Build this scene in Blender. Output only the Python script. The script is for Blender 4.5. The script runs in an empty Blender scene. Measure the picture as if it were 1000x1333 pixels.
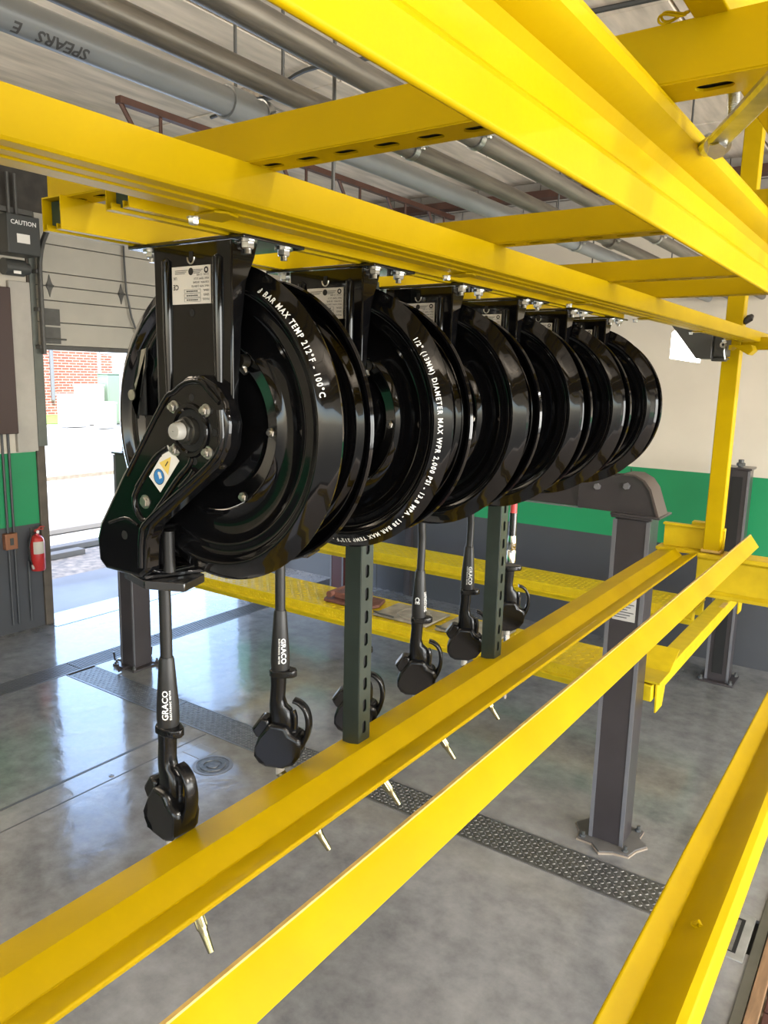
import bpy, bmesh, math, random
from mathutils import Vector, Matrix
random.seed(7)
PI = math.pi
C = bpy.context.scene.collection
S = bpy.context.scene

# ---------------------------------------------------------------- camera
cam = bpy.data.cameras.new('camera')
co = bpy.data.objects.new('camera', cam); C.objects.link(co)
cam.sensor_fit = 'VERTICAL'; cam.sensor_height = 36.0; cam.lens = 36.0*999.34/1333
cam.clip_start = .02; cam.clip_end = 300
yw, pt, rl = math.radians(34.722442), math.radians(-10.215497), math.radians(1.403306)
f = Vector((-math.sin(yw)*math.cos(pt), math.cos(yw)*math.cos(pt), math.sin(pt)))
rt = Vector((math.cos(yw), math.sin(yw), 0)); up = rt.cross(f)
r2 = rt*math.cos(rl)+up*math.sin(rl); u2 = r2.cross(f)
m = Matrix((r2, u2, -f)).transposed().to_4x4(); m.translation = Vector((0, 0, 3))
co.matrix_world = m
S.camera = co

# ---------------------------------------------------------------- world, sun, exposure
S.view_settings.view_transform = 'Standard'; S.view_settings.look = 'None'
S.view_settings.gamma = 1; S.view_settings.use_curve_mapping = False
S.view_settings.exposure = 0.75
SUN_E, SUN_A = math.radians(58), math.radians(20)
w = bpy.data.worlds.new('world'); S.world = w; w.use_nodes = True
nt = w.node_tree; nt.nodes.clear()
sky = nt.nodes.new('ShaderNodeTexSky'); sky.sky_type = 'NISHITA'; sky.sun_disc = False
sky.sun_elevation = SUN_E; sky.sun_rotation = math.radians(200); sky.air_density = 1.0; sky.dust_density = 1.5
bg = nt.nodes.new('ShaderNodeBackground'); bg.inputs[1].default_value = 0.62
wo = nt.nodes.new('ShaderNodeOutputWorld')
nt.links.new(sky.outputs[0], bg.inputs[0]); nt.links.new(bg.outputs[0], wo.inputs[0])
sl = bpy.data.lights.new('sun', 'SUN'); sl.energy = 6.5; sl.angle = math.radians(.6); sl.color = (1, .95, .88)
so = bpy.data.objects.new('sun', sl); C.objects.link(so)
sd = Vector((-math.cos(SUN_E)*math.cos(SUN_A), math.cos(SUN_E)*math.sin(SUN_A), -math.sin(SUN_E)))   # travel direction
so.rotation_euler = sd.to_track_quat('-Z', 'Y').to_euler()

def area(name, loc, target, sx, sy, power, col):
    l = bpy.data.lights.new(name, 'AREA'); l.shape = 'RECTANGLE'; l.size = sx; l.size_y = sy; l.energy = power; l.color = col
    o = bpy.data.objects.new(name, l); C.objects.link(o); o.location = loc
    o.rotation_euler = (Vector(target)-Vector(loc)).to_track_quat('-Z', 'Y').to_euler(); return o
# area lamps standing in for daylight at the bay openings
area('bay_daylight', (9.3, .8, 2.2), (-2, 1.5, 1.6), 8.5, 4.0, 760, (1, .985, .95))
area('rear_fill', (2.6, -3.8, 1.9), (.5, 3, 2.9), 9.0, 3.4, 40, (1, .965, .90))  # added fill, lifts the far wall and faces turned to the camera
area('exit_daylight', (9.3, 6.6, 1.8), (-2, 6.5, 1.2), 3.2, 3.2, 380, (1, .975, .93))
area('entry_daylight', (-9.3, 6.6, 1.7), (-3, 5.6, 1.0), 3.2, 3.0, 50, (.40, .62, 1))

# ---------------------------------------------------------------- materials
def mat(name, col, rough=.5, metal=0, coat=0, coat_r=.05, var=0, vscale=8, bump=0, bscale=120, bdist=.002, col2=None, emis=None, spec=.5, rvar=0, stretch=None, detail=6):
    mt = bpy.data.materials.new(name); mt.use_nodes = True
    n = mt.node_tree; b = n.nodes['Principled BSDF']
    b.inputs['Base Color'].default_value = (*col, 1); b.inputs['Roughness'].default_value = rough
    b.inputs['Metallic'].default_value = metal; b.inputs['Coat Weight'].default_value = coat; b.inputs['Coat Roughness'].default_value = coat_r
    b.inputs['Specular IOR Level'].default_value = spec
    if emis: b.inputs['Emission Color'].default_value = (*emis[:3], 1); b.inputs['Emission Strength'].default_value = emis[3]
    tc = n.nodes.new('ShaderNodeTexCoord'); mp = n.nodes.new('ShaderNodeMapping'); n.links.new(tc.outputs['Object'], mp.inputs[0])
    if stretch: mp.inputs['Scale'].default_value = stretch
    if var or col2:
        no = n.nodes.new('ShaderNodeTexNoise'); no.inputs['Scale'].default_value = vscale; no.inputs['Detail'].default_value = detail
        n.links.new(mp.outputs[0], no.inputs[0])
        rmp = n.nodes.new('ShaderNodeValToRGB'); rmp.color_ramp.elements[0].position = .35; rmp.color_ramp.elements[1].position = .68
        c2 = col2 or tuple(max(0, c*(1-var)) for c in col)
        rmp.color_ramp.elements[0].color = (*c2, 1); rmp.color_ramp.elements[1].color = (*col, 1)
        n.links.new(no.outputs[0], rmp.inputs[0]); n.links.new(rmp.outputs[0], b.inputs['Base Color'])
        if rvar:
            mr = n.nodes.new('ShaderNodeMapRange'); mr.inputs[1].default_value = .3; mr.inputs[2].default_value = .7
            mr.inputs[3].default_value = rough-rvar; mr.inputs[4].default_value = rough+rvar
            n.links.new(no.outputs[0], mr.inputs[0]); n.links.new(mr.outputs[0], b.inputs['Roughness'])
    if bump:
        nb = n.nodes.new('ShaderNodeTexNoise'); nb.inputs['Scale'].default_value = bscale; nb.inputs['Detail'].default_value = 3
        n.links.new(mp.outputs[0], nb.inputs[0])
        bu = n.nodes.new('ShaderNodeBump'); bu.inputs['Strength'].default_value = bump; bu.inputs['Distance'].default_value = bdist
        n.links.new(nb.outputs[0], bu.inputs['Height']); n.links.new(bu.outputs[0], b.inputs['Normal'])
        if coat: n.links.new(bu.outputs[0], b.inputs['Coat Normal'])
    return mt

YEL = mat('yellow_enamel', (.45, .31, .0), .42, spec=.09, var=.12, vscale=5, bump=.12, bscale=160, bdist=.001)
YEL2 = mat('yellow_enamel_worn', (.58, .42, .008), .42, spec=.2, var=.14, vscale=12, bump=.35, bscale=70, bdist=.0015)
TAN = mat('scuffed_edge_paint', (.60, .40, .10), .5, var=.3, vscale=30)
BLK = mat('black_gloss_paint', (.0035, .0035, .004), .09, coat=.32, coat_r=.02, spec=.25)
BLK2 = mat('black_satin_paint', (.010, .010, .011), .2, coat=.7, coat_r=.05)
RUB = mat('black_rubber', (.012, .0115, .0115), .42, spec=.4, bump=.1, bscale=300, bdist=.0003)
HOSEM = mat('wound_hose_rubber', (.004, .004, .004), .7, spec=.2)
PLA = mat('black_plastic', (.005, .005, .0055), .24, spec=.4, bump=.15, bscale=400, bdist=.0003)
DARK = mat('dark_cavity', (.003, .003, .003), .7)  # near-black colour painted in for the shade of holes and hollows
GRN = mat('dark_green_strut_paint', (.024, .034, .027), .4, var=.25, vscale=20, coat=.2)
ZINC = mat('zinc_bolt', (.62, .61, .57), .28, metal=1, var=.2, vscale=60)
GALV = mat('galvanised_steel', (.50, .52, .53), .34, metal=1, var=.35, vscale=45, bump=.2, bscale=90, bdist=.0008)
CHR = mat('chrome', (.80, .79, .74), .1, metal=1)
BRS = mat('champagne_nickel', (.30, .27, .15), .24, metal=1)
GRYC = mat('grey_cast', (.34, .33, .30), .5)
PVC = mat('grey_pvc', (.20, .215, .22), .38, var=.2, vscale=5, stretch=(3, .6, 3))
PIPE = mat('dark_steel_pipe', (.085, .078, .066), .42, metal=.5, col2=(.15, .135, .11), vscale=9, stretch=(8, .5, 8))
COL = mat('charcoal_column_paint', (.040, .034, .036), .32, coat=.25, var=.2, vscale=4)
COLG = mat('grey_column_edge', (.12, .12, .13), .38)
MAR = mat('maroon_primer', (.055, .012, .012), .45)
WHT = mat('label_white', (.78, .75, .70), .45)
INK = mat('ink_black', (.015, .014, .014), .6)
WINK = mat('ink_white', (.80, .80, .78), .5)
INKG = mat('ink_grey', (.045, .045, .045), .6)
RED = mat('red_enamel', (.42, .020, .018), .3, coat=.5)
REDT = mat('red_plastic', (.50, .05, .05), .4)
BLUE = mat('label_blue', (.03, .20, .50), .5)
YLAB = mat('label_yellow', (.80, .58, .12), .5)
BRN = mat('brown_primer_steel', (.085, .035, .022), .55, var=.3)
RUST = mat('rusty_block', (.17, .065, .045), .7, var=.4, vscale=20, bump=.4, bscale=60)
PLATE = mat('worn_turn_plate', (.38, .34, .27), .5, metal=.3, var=.4, vscale=10)
TREAD = mat('tread_steel', (.13, .13, .125), .38, metal=.5, var=.5, vscale=25)
LUG = mat('tread_lug_steel', (.22, .215, .20), .36, metal=.5, var=.4, vscale=25)
GRATE = mat('grate_iron', (.16, .16, .165), .32, metal=.5)
CONC = mat('bare_concrete', (.40, .37, .33), .85, var=.35, vscale=3, bump=.3, bscale=30)
DOORM = mat('door_panel_paint', (.40, .375, .32), .45, var=.08, vscale=3)
DKM = mat('dark_metal_box', (.045, .047, .045), .45)
TRK = mat('door_track_steel', (.10, .097, .088), .5, metal=.1, var=.3)
WALLP = mat('light_pilaster', (.44, .41, .36), .6, var=.15, vscale=4)
WOOD = mat('timber_edge_board', (.24, .14, .07), .6, var=.35, vscale=6, stretch=(10, 1, 10))
CURB = mat('olive_steel_curb', (.085, .08, .06), .5, var=.2)
BRK = mat('dark_brick', (.075, .022, .015), .7, var=.4, vscale=9, bump=.3, bscale=50)
MORT = mat('mortar', (.26, .21, .16), .9, var=.2)
LENS = mat('lamp_lens', (.9, .9, .85), .4, emis=(1, .97, .88, 5))
WBOX = mat('white_cabinet', (.75, .76, .74), .5)
GBOX = mat('green_cabinet', (.22, .29, .20), .5)

def floor_mat():
    mt = bpy.data.materials.new('grey_epoxy_floor'); mt.use_nodes = True; n = mt.node_tree; L = n.links.new
    b = n.nodes['Principled BSDF']; tc = n.nodes.new('ShaderNodeTexCoord')
    n1 = n.nodes.new('ShaderNodeTexNoise'); n1.inputs['Scale'].default_value = .9; n1.inputs['Detail'].default_value = 8; L(tc.outputs['Object'], n1.inputs[0])
    n2 = n.nodes.new('ShaderNodeTexNoise'); n2.inputs['Scale'].default_value = 7; n2.inputs['Detail'].default_value = 8; n2.inputs['Roughness'].default_value = .65; L(tc.outputs['Object'], n2.inputs[0])
    r = n.nodes.new('ShaderNodeValToRGB'); e = r.color_ramp.elements
    e[0].position = .36; e[0].color = (.105, .107, .110, 1); e[1].position = .7; e[1].color = (.265, .266, .262, 1)
    mx = n.nodes.new('ShaderNodeMath'); mx.operation = 'MULTIPLY_ADD'; mx.inputs[1].default_value = .45; L(n2.outputs[0], mx.inputs[0])
    m2 = n.nodes.new('ShaderNodeMath'); m2.operation = 'MULTIPLY'; m2.inputs[1].default_value = .55; L(n1.outputs[0], m2.inputs[0]); L(m2.outputs[0], mx.inputs[2])
    L(mx.outputs[0], r.inputs[0]); L(r.outputs[0], b.inputs['Base Color'])
    mr = n.nodes.new('ShaderNodeMapRange'); mr.inputs[1].default_value = .3; mr.inputs[2].default_value = .7; mr.inputs[3].default_value = .09; mr.inputs[4].default_value = .27
    L(n2.outputs[0], mr.inputs[0]); L(mr.outputs[0], b.inputs['Roughness'])
    b.inputs['Coat Weight'].default_value = .6; b.inputs['Coat Roughness'].default_value = .05; b.inputs['Specular IOR Level'].default_value = .5
    n3 = n.nodes.new('ShaderNodeTexNoise'); n3.inputs['Scale'].default_value = 3.2; n3.inputs['Detail'].default_value = 9; n3.inputs['Distortion'].default_value = .8; L(tc.outputs['Object'], n3.inputs[0])
    n4 = n.nodes.new('ShaderNodeTexVoronoi'); n4.inputs['Scale'].default_value = 26; L(tc.outputs['Object'], n4.inputs[0])
    pw = n.nodes.new('ShaderNodeMapRange'); pw.inputs[1].default_value = 0; pw.inputs[2].default_value = .12; pw.inputs[3].default_value = .10; pw.inputs[4].default_value = 0; L(n4.outputs[0], pw.inputs[0])
    ad = n.nodes.new('ShaderNodeMath'); ad.operation = 'ADD'; L(n3.outputs[0], ad.inputs[0]); L(pw.outputs[0], ad.inputs[1])
    bu = n.nodes.new('ShaderNodeBump'); bu.inputs['Strength'].default_value = .28; bu.inputs['Distance'].default_value = .012
    L(ad.outputs[0], bu.inputs['Height']); L(bu.outputs[0], b.inputs['Normal']); L(bu.outputs[0], b.inputs['Coat Normal'])
    return mt
FLOOR = floor_mat()

def wall_mat():
    mt = bpy.data.materials.new('banded_wall_paint'); mt.use_nodes = True; n = mt.node_tree; L = n.links.new
    b = n.nodes['Principled BSDF']; tc = n.nodes.new('ShaderNodeTexCoord'); sp = n.nodes.new('ShaderNodeSeparateXYZ'); L(tc.outputs['Object'], sp.inputs[0])
    r = n.nodes.new('ShaderNodeValToRGB'); r.color_ramp.interpolation = 'CONSTANT'
    mr = n.nodes.new('ShaderNodeMapRange'); mr.inputs[1].default_value = 0; mr.inputs[2].default_value = 6; L(sp.outputs[2], mr.inputs[0]); L(mr.outputs[0], r.inputs[0])
    e = r.color_ramp.elements
    e[0].position = 0; e[0].color = (.052, .054, .060, 1)
    e[1].position = 1.20/6; e[1].color = (.010, .225, .085, 1)
    x = e.new(2.02/6); x.color = (.58, .53, .44, 1)
    x = e.new(4.72/6); x.color = (.22, .20, .18, 1)
    no = n.nodes.new('ShaderNodeTexNoise'); no.inputs['Scale'].default_value = 2.5; no.inputs['Detail'].default_value = 5; L(tc.outputs['Object'], no.inputs[0])
    mm = n.nodes.new('ShaderNodeMapRange'); mm.inputs[3].default_value = .88; mm.inputs[4].default_value = 1.08; L(no.outputs[0], mm.inputs[0])
    mu = n.nodes.new('ShaderNodeVectorMath'); mu.operation = 'SCALE'; L(r.outputs[0], mu.inputs[0]); L(mm.outputs[0], mu.inputs['Scale'])
    L(mu.outputs[0], b.inputs['Base Color']); b.inputs['Roughness'].default_value = .42
    return mt
WALL = wall_mat()

def brickwall_mat():
    mt = bpy.data.materials.new('far_red_brick'); mt.use_nodes = True; n = mt.node_tree; L = n.links.new
    b = n.nodes['Principled BSDF']; tc = n.nodes.new('ShaderNodeTexCoord'); mp = n.nodes.new('ShaderNodeMapping')
    mp.inputs['Rotation'].default_value = (0, 0, 0)
    sp = n.nodes.new('ShaderNodeSeparateXYZ'); cb = n.nodes.new('ShaderNodeCombineXYZ'); L(tc.outputs['Object'], sp.inputs[0]); L(sp.outputs[1], cb.inputs[0]); L(sp.outputs[2], cb.inputs[1])
    br = n.nodes.new('ShaderNodeTexBrick'); br.inputs['Scale'].default_value = 1.0; br.inputs['Color1'].default_value = (.36, .12, .075, 1); br.inputs['Color2'].default_value = (.28, .085, .055, 1)
    br.inputs['Mortar'].default_value = (.50, .42, .36, 1); br.inputs['Mortar Size'].default_value = .022; br.inputs['Brick Width'].default_value = .52; br.inputs['Row Height'].default_value = .17
    L(cb.outputs[0], br.inputs[0]); L(br.outputs[0], b.inputs['Base Color']); b.inputs['Roughness'].default_value = .9
    return mt
RBR = brickwall_mat()
ROAD = mat('pale_road', (.42, .41, .39), .9, var=.12, vscale=.6, bump=.4, bscale=40)
GRVL = mat('gravel', (.34, .29, .24), .95, col2=(.16, .15, .14), vscale=9, bump=.6, bscale=30)
APRN = mat('concrete_apron', (.17, .18, .20), .6, var=.2, vscale=1.5)
GRASS = mat('grass', (.20, .32, .06), .95, var=.4, vscale=3)
CEIL = mat('precast_ceiling', (.74, .65, .54), .8, col2=(.50, .44, .36), vscale=3.6, stretch=(3.2, .45, 1), bump=.4, bscale=25, detail=9)

# ---------------------------------------------------------------- mesh helpers
def bm_new(): return bmesh.new()
def box(bm, a, b):
    v = [bm.verts.new((x, y, z)) for z in (a[2], b[2]) for y in (a[1], b[1]) for x in (a[0], b[0])]
    for q in ((0, 2, 3, 1), (4, 5, 7, 6), (0, 1, 5, 4), (2, 6, 7, 3), (0, 4, 6, 2), (1, 3, 7, 5)): bm.faces.new([v[i] for i in q])
def ring_loft(bm, rings, cap=True, close=False):
    R = [[bm.verts.new(p) for p in r] for r in rings]; n = len(R[0])
    pr = list(zip(R, R[1:])) + ([(R[-1], R[0])] if close else [])
    for A, B in pr:
        for i in range(n): bm.faces.new((A[i], A[(i+1) % n], B[(i+1) % n], B[i]))
    if cap and not close: bm.faces.new(R[0][::-1]); bm.faces.new(R[-1])
def tube(bm, pts, r, n=12, flat=1.0, upv=None, cap=True, close=False):
    pts = [Vector(p) for p in pts]; rs = r if isinstance(r, (list, tuple)) else [r]*len(pts); rings = []
    N = None
    for i, p in enumerate(pts):
        if close: t = (pts[(i+1) % len(pts)]-pts[i-1]).normalized()
        else: t = (pts[min(i+1, len(pts)-1)]-pts[max(i-1, 0)]).normalized()
        if upv: N = (Vector(upv)-t*t.dot(Vector(upv))).normalized()
        elif N is None: N = t.orthogonal().normalized()
        else: N = (N-t*t.dot(N)).normalized()
        B = t.cross(N)
        rings.append([p+N*(rs[i]*flat*math.cos(2*PI*k/n))+B*(rs[i]*math.sin(2*PI*k/n)) for k in range(n)])
    ring_loft(bm, rings, cap, close)
def cyl(bm, a, b, r, n=20): tube(bm, [a, b], r, n)
def prism(bm, poly, ax, a, b):
    """poly in the two other axes (in xyz order), extruded along ax"""
    def P(u, v, h): return {0: (h, u, v), 1: (u, h, v), 2: (u, v, h)}[ax]
    A = [bm.verts.new(P(u, v, a)) for u, v in poly]; B = [bm.verts.new(P(u, v, b)) for u, v in poly]
    n = len(poly); bm.faces.new(A); bm.faces.new(B[::-1])
    for i in range(n): bm.faces.new((A[i], B[i], B[(i+1) % n], A[(i+1) % n]))
def lathe(bm, prof, c, ax=1, n=72):
    """prof: closed list (radius, offset along ax)"""
    rings = []
    for k in range(n):
        t = 2*PI*k/n; q = []
        for r, h in prof:
            u, v = r*math.cos(t), r*math.sin(t)
            q.append({0: (c[0]+h, c[1]+u, c[2]+v), 1: (c[0]+u, c[1]+h, c[2]+v), 2: (c[0]+u, c[1]+v, c[2]+h)}[ax])
        rings.append(q)
    ring_loft(bm, rings, False, True)
def disc(bm, c, r, ax, n=20):
    vs = []
    for k in range(n):
        u, v = r*math.cos(2*PI*k/n), r*math.sin(2*PI*k/n)
        vs.append(bm.verts.new({0: (c[0], c[1]+u, c[2]+v), 1: (c[0]+u, c[1], c[2]+v), 2: (c[0]+u, c[1]+v, c[2])}[ax]))
    bm.faces.new(vs)
def hexhead(bm, c, r, h, ax=2, d=-1):
    n = 6; rings = []
    for rr, hh in ((r, 0), (r, h*.8), (r*.86, h)):
        q = []
        for k in range(n):
            u, v = rr*math.cos(2*PI*k/n+.3), rr*math.sin(2*PI*k/n+.3)
            q.append({0: (c[0]+d*hh, c[1]+u, c[2]+v), 1: (c[0]+u, c[1]+d*hh, c[2]+v), 2: (c[0]+u, c[1]+v, c[2]+d*hh)}[ax])
        rings.append(q)
    ring_loft(bm, rings)
def obj(name, bm, mt, parent=None, smooth=35, bevel=0, seg=2, solid=0, origin=None, mats=None):
    bmesh.ops.recalc_face_normals(bm, faces=bm.faces[:])
    me = bpy.data.meshes.new(name)
    if origin: bmesh.ops.translate(bm, verts=bm.verts[:], vec=-Vector(origin))
    bm.to_mesh(me); bm.free()
    for q in (mats or [mt]): me.materials.append(q)
    if smooth:
        for p in me.polygons: p.use_smooth = True
        me.set_sharp_from_angle(angle=math.radians(smooth))
    o = bpy.data.objects.new(name, me); C.objects.link(o)
    if parent: o.parent = parent
    elif origin: o.location = origin
    if solid:
        s = o.modifiers.new('thickness', 'SOLIDIFY'); s.thickness = solid; s.offset = 0
        if mats: s.material_offset = 1
    if bevel:
        b = o.modifiers.new('bevel', 'BEVEL'); b.width = bevel; b.segments = seg; b.limit_method = 'ANGLE'; b.angle_limit = math.radians(40)
    return o
def tag(o, label, cat, group=None, kind=None):
    o['label'] = label; o['category'] = cat
    if group: o['group'] = group
    if kind: o['kind'] = kind
    return o
def thing(name, loc, label, cat, group=None):
    o = bpy.data.objects.new(name, None); o.empty_display_size = .05; C.objects.link(o); o.location = loc
    return tag(o, label, cat, group)
def rel(o, root):
    """mesh built in world coordinates, parented to an unrotated empty"""
    o.data.transform(Matrix.Translation(-root.location)); return o
def part(name, bm, mt, root, **k):
    o = obj(name, bm, mt, root, **k); loc = root.location if root.parent is None else root.parent.location
    o.data.transform(Matrix.Translation(-loc)); return o
def struct(name, bm, mt, **k):
    o = obj(name, bm, mt, **k); o['kind'] = 'structure'; return o
def spline(pts, n=6):
    P = []
    for i in range(len(pts)-1):
        p0, p1, p2, p3 = [pts[min(max(i+k-1, 0), len(pts)-1)] for k in range(4)]
        for s in range(n):
            q = s/n; P.append(tuple(.5*((2*b)+(-a+c)*q+(2*a-5*b+4*c-d)*q*q+(-a+3*b-3*c+d)*q**3) for a, b, c, d in zip(p0, p1, p2, p3)))
    P.append(pts[-1]); return P
def copy_tree(o, parent=None):
    c = o.copy(); C.objects.link(c); c.parent = parent
    for ch in o.children: copy_tree(ch, c)
    return c
def text_bm(bm, s, size, f, align='CENTER', spacing=1.0, bold=0.0, sub=0):
    """lay text out, then map every 2-D vertex through f(u, v) into the mesh; sub = longest edge kept, for curved surfaces"""
    cu = bpy.data.curves.new('txt', 'FONT'); cu.body = s; cu.size = size; cu.align_x = align; cu.space_character = spacing; cu.offset = bold; cu.resolution_u = 2
    o = bpy.data.objects.new('txt', cu); C.objects.link(o)
    dg = bpy.context.evaluated_depsgraph_get(); me = bpy.data.meshes.new_from_object(o.evaluated_get(dg))
    tb = bmesh.new(); tb.from_mesh(me)
    if sub:
        bmesh.ops.triangulate(tb, faces=tb.faces[:])
        for _ in range(4):
            lg = [e for e in tb.edges if e.calc_length() > sub]
            if not lg: break
            bmesh.ops.subdivide_edges(tb, edges=lg, cuts=1); bmesh.ops.triangulate(tb, faces=tb.faces[:])
    mp = {v: bm.verts.new(f(v.co.x, v.co.y)) for v in tb.verts}
    for p in tb.faces:
        try: bm.faces.new([mp[v] for v in p.verts])
        except ValueError: pass
    tb.free(); bpy.data.objects.remove(o); bpy.data.curves.remove(cu); bpy.data.meshes.remove(me)

# ---------------------------------------------------------------- room shell
XL, XR, YN, YF, ZC = -8.17, 9.5, -4.0, 8.65, 5.2
TR = (-6.90, -6.62)        # trench drain in x
PL = (4.11, 4.43)          # tread plate strip in y
def slab(name, rects, z0, z1, mt):
    bm = bm_new()
    for x0, y0, x1, y1 in rects: box(bm, (x0, y0, z0), (x1, y1, z1))
    return struct(name, bm, mt, smooth=0)
XP = -.41                  # pit edge
floor = slab('floor', [(XL-.3, YN, TR[0], YF), (TR[1], YN, XP, PL[0]), (TR[1], PL[1], XP, YF), (TR[0], YN, TR[1], YN+.5)], -.3, 0, FLOOR)
bm = bm_new(); box(bm, (TR[0]-.02, YN, -.3), (TR[1]+.02, YF, -.1)); box(bm, (TR[1], PL[0]-.02, -.3), (XP, PL[1]+.02, -.02)); obj('drain_channel', bm, DARK, floor, smooth=0)
# saw joints / sealed strip on the floor
bm = bm_new()
for x0, x1 in ((-4.855, -4.83), (-4.60, -4.588)): box(bm, (x0, YN, 0), (x1, 4.09, .0015))
obj('control_joint', bm, DKM, floor, smooth=0)
bm = bm_new(); box(bm, (-8.0, 4.9, 0), (-7.985, 8.2, .002)); box(bm, (-8.2, 4.88, 0), (-8.0, 4.895, .002)); obj('control_joint', bm, DKM, floor, smooth=0)
# ceiling: precast planks hung side by side
bm = bm_new(); box(bm, (XL, YN, ZC+.06), (XR, YF, ZC+.25)); ceiling = struct('ceiling', bm, CONC, smooth=0)
xe = [XL]+[-1.515+1.22*k for k in range(-5, 9)]+[XR]
for i in range(len(xe)-1):
    for y0, y1 in ((YN, .2), (.2, 2.6), (2.6, 5.0), (5.0, 7.4), (7.4, YF)):
        bm = bm_new(); box(bm, (xe[i]+.008, y0+.008, ZC-random.uniform(0, .012)), (xe[i+1]-.008, y1-.008, ZC+.07)); obj('plank', bm, CEIL, ceiling, smooth=0, bevel=.006, seg=1)
# walls
DY0, DY1, DZ = 4.95, 8.25, 4.55      # overhead door opening in the left wall
bm = bm_new(); box(bm, (XL-.3, YN, 0), (XL, DY0, ZC+.2)); box(bm, (XL-.3, DY1, 0), (XL, YF+.3, ZC+.2)); box(bm, (XL-.3, DY0, DZ), (XL, DY1, ZC+.2))
wl = struct('wall_left', bm, WALL, smooth=0)
bm = bm_new(); box(bm, (XL, YF, 0), (XR, YF+.3, ZC+.2)); wf = struct('wall_far', bm, WALL, smooth=0)
bm = bm_new()
for x in (-2.62, -6.1, 1.1): box(bm, (x-.006, YF-.004, 0), (x+.006, YF, 2.02))
obj('expansion_joint', bm, DKM, wf, smooth=0)
bm = bm_new(); box(bm, (-5.6, YF-.06, 0), (-5.5, YF, 4.7)); obj('pilaster', bm, COL, wf, smooth=0)
bm = bm_new()
for a, b in ((YN, -3.6), (4.95, 5.0), (8.2, YF)): box(bm, (XR, a, 0), (XR+.3, b, ZC+.2))
box(bm, (XR, -3.6, 4.3), (XR+.3, 4.95, ZC+.2)); box(bm, (XR, 5.0, 3.6), (XR+.3, 8.2, ZC+.2))
struct('wall_right', bm, WALL, smooth=0)
bm = bm_new(); box(bm, (XL, YN-.3, 0), (-2, YN, ZC+.2)); box(bm, (7.2, YN-.3, 0), (XR, YN, ZC+.2)); box(bm, (-2, YN-.3, 3.7), (7.2, YN, ZC+.2)); struct('wall_near', bm, WALL, smooth=0)
# block courses over the far wall paint
bm = bm_new()
for r in range(2):
    for k in range(43):
        x = XL+.02+k*.405+(.2 if r else 0); box(bm, (x, YF-.03, 4.74+r*.23), (x+.395, YF, 4.96+r*.23))
o = obj('block_course', bm, CONC, wf, smooth=0); o['kind'] = 'stuff'
# pit floor / lower masonry right of the curb
bm = bm_new(); box(bm, (XP, YN, -.3), (XR, YF, -.02)); pf = struct('pit_edge_bed', bm, MORT, smooth=0); pf.name = 'floor_pit_side'
for k in range(28):
    for j in range(5):
        bm = bm_new(); x = -.285+j*.24; y = 2.9+k*.122; box(bm, (x, y, -.03), (x+.228, y+.108, .004-random.random()*.004)); obj('brick', bm, BRK, pf, smooth=0, bevel=.004, seg=1)
bm = bm_new(); box(bm, (XP, YN, -.05), (-.358, YF, .012)); obj('curb', bm, CURB, pf, smooth=0, bevel=.004)
bm = bm_new(); box(bm, (-.354, YN, -.03), (-.295, YF, .02)); obj('board', bm, WOOD, pf, smooth=0, bevel=.004)

# jamb of the overhead door and the door itself
bm = bm_new(); box(bm, (XL-.05, DY0-.10, 0), (XL+.03, DY0, DZ)); box(bm, (XL-.05, DY1, 0), (XL+.03, DY1+.1, DZ)); struct('trim_1', bm, mat('rusty_jamb', (.10, .08, .06), .6, var=.3), smooth=0, bevel=.005)
door = bpy.data.objects.new('door_1', None); C.objects.link(door); door.location = (XL+.06, 6.6, 3.19); door['kind'] = 'structure'
zs = [3.22, 3.475, 3.71, 3.865, 4.01, 4.31, 4.62]
for i in range(len(zs)-1):
    bm = bm_new(); box(bm, (XL+.03, DY0-.02, zs[i]+.004), (XL+.08, DY1-.02, zs[i+1]-.004)); part('door_panel', bm, DOORM, door, smooth=0, bevel=.006)
bm = bm_new(); box(bm, (XL+.02, DY0-.02, 3.2), (XL+.032, DY1-.02, 4.62)); part('gap_backing', bm, DKM, door, smooth=0)  # added sheet that blocks sky light in the gaps between panels
bm = bm_new(); box(bm, (XL+.03, DY0+.02, 3.17), (XL+.085, DY1-.02, 3.222)); part('bottom_seal', bm, TRK, door, smooth=0, bevel=.006)
for y in (DY0+.12, 6.0, 7.1):
    for z in (3.865,):
        bm = bm_new(); prism(bm, [(y-.045, z), (y-.02, z-.05), (y, z-.12), (y+.02, z-.05), (y+.045, z), (y+.02, z+.05), (y, z+.12), (y-.02, z+.05)], 0, XL+.08, XL+.092)
        cyl(bm, (XL+.10, y-.04, z), (XL+.10, y+.04, z), .012, 8); part('hinge', bm, TRK, door)
bm = bm_new(); box(bm, (XL+.08, DY0+.02, 3.24), (XL+.10, DY0+.22, 3.42)); box(bm, (XL+.08, DY0+.02, 3.44), (XL+.10, DY0+.22, 3.62)); cyl(bm, (XL+.11, DY0+.02, 3.29), (XL+.11, DY0+.28, 3.29), .01, 8)
part('bottom_bracket', bm, TRK, door)
bm = bm_new(); box(bm, (XL+.032, 4.865, 2.1), (XL+.048, 4.975, 4.61)); tag(obj('jamb_cover', bm, mat('grey_green_board', (.13, .14, .12), .5, var=.15), smooth=0, bevel=.003), 'grey-green cover board between the pale casing and the overhead door track', 'board')
bm = bm_new(); box(bm, (XL+.0005, YN, 4.62), (XL+.06, 5.3, ZC-.02)); o = obj('trim_2', bm, mat('dark_header', (.055, .048, .04), .7, var=.4), smooth=0); o['kind'] = 'structure'
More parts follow.
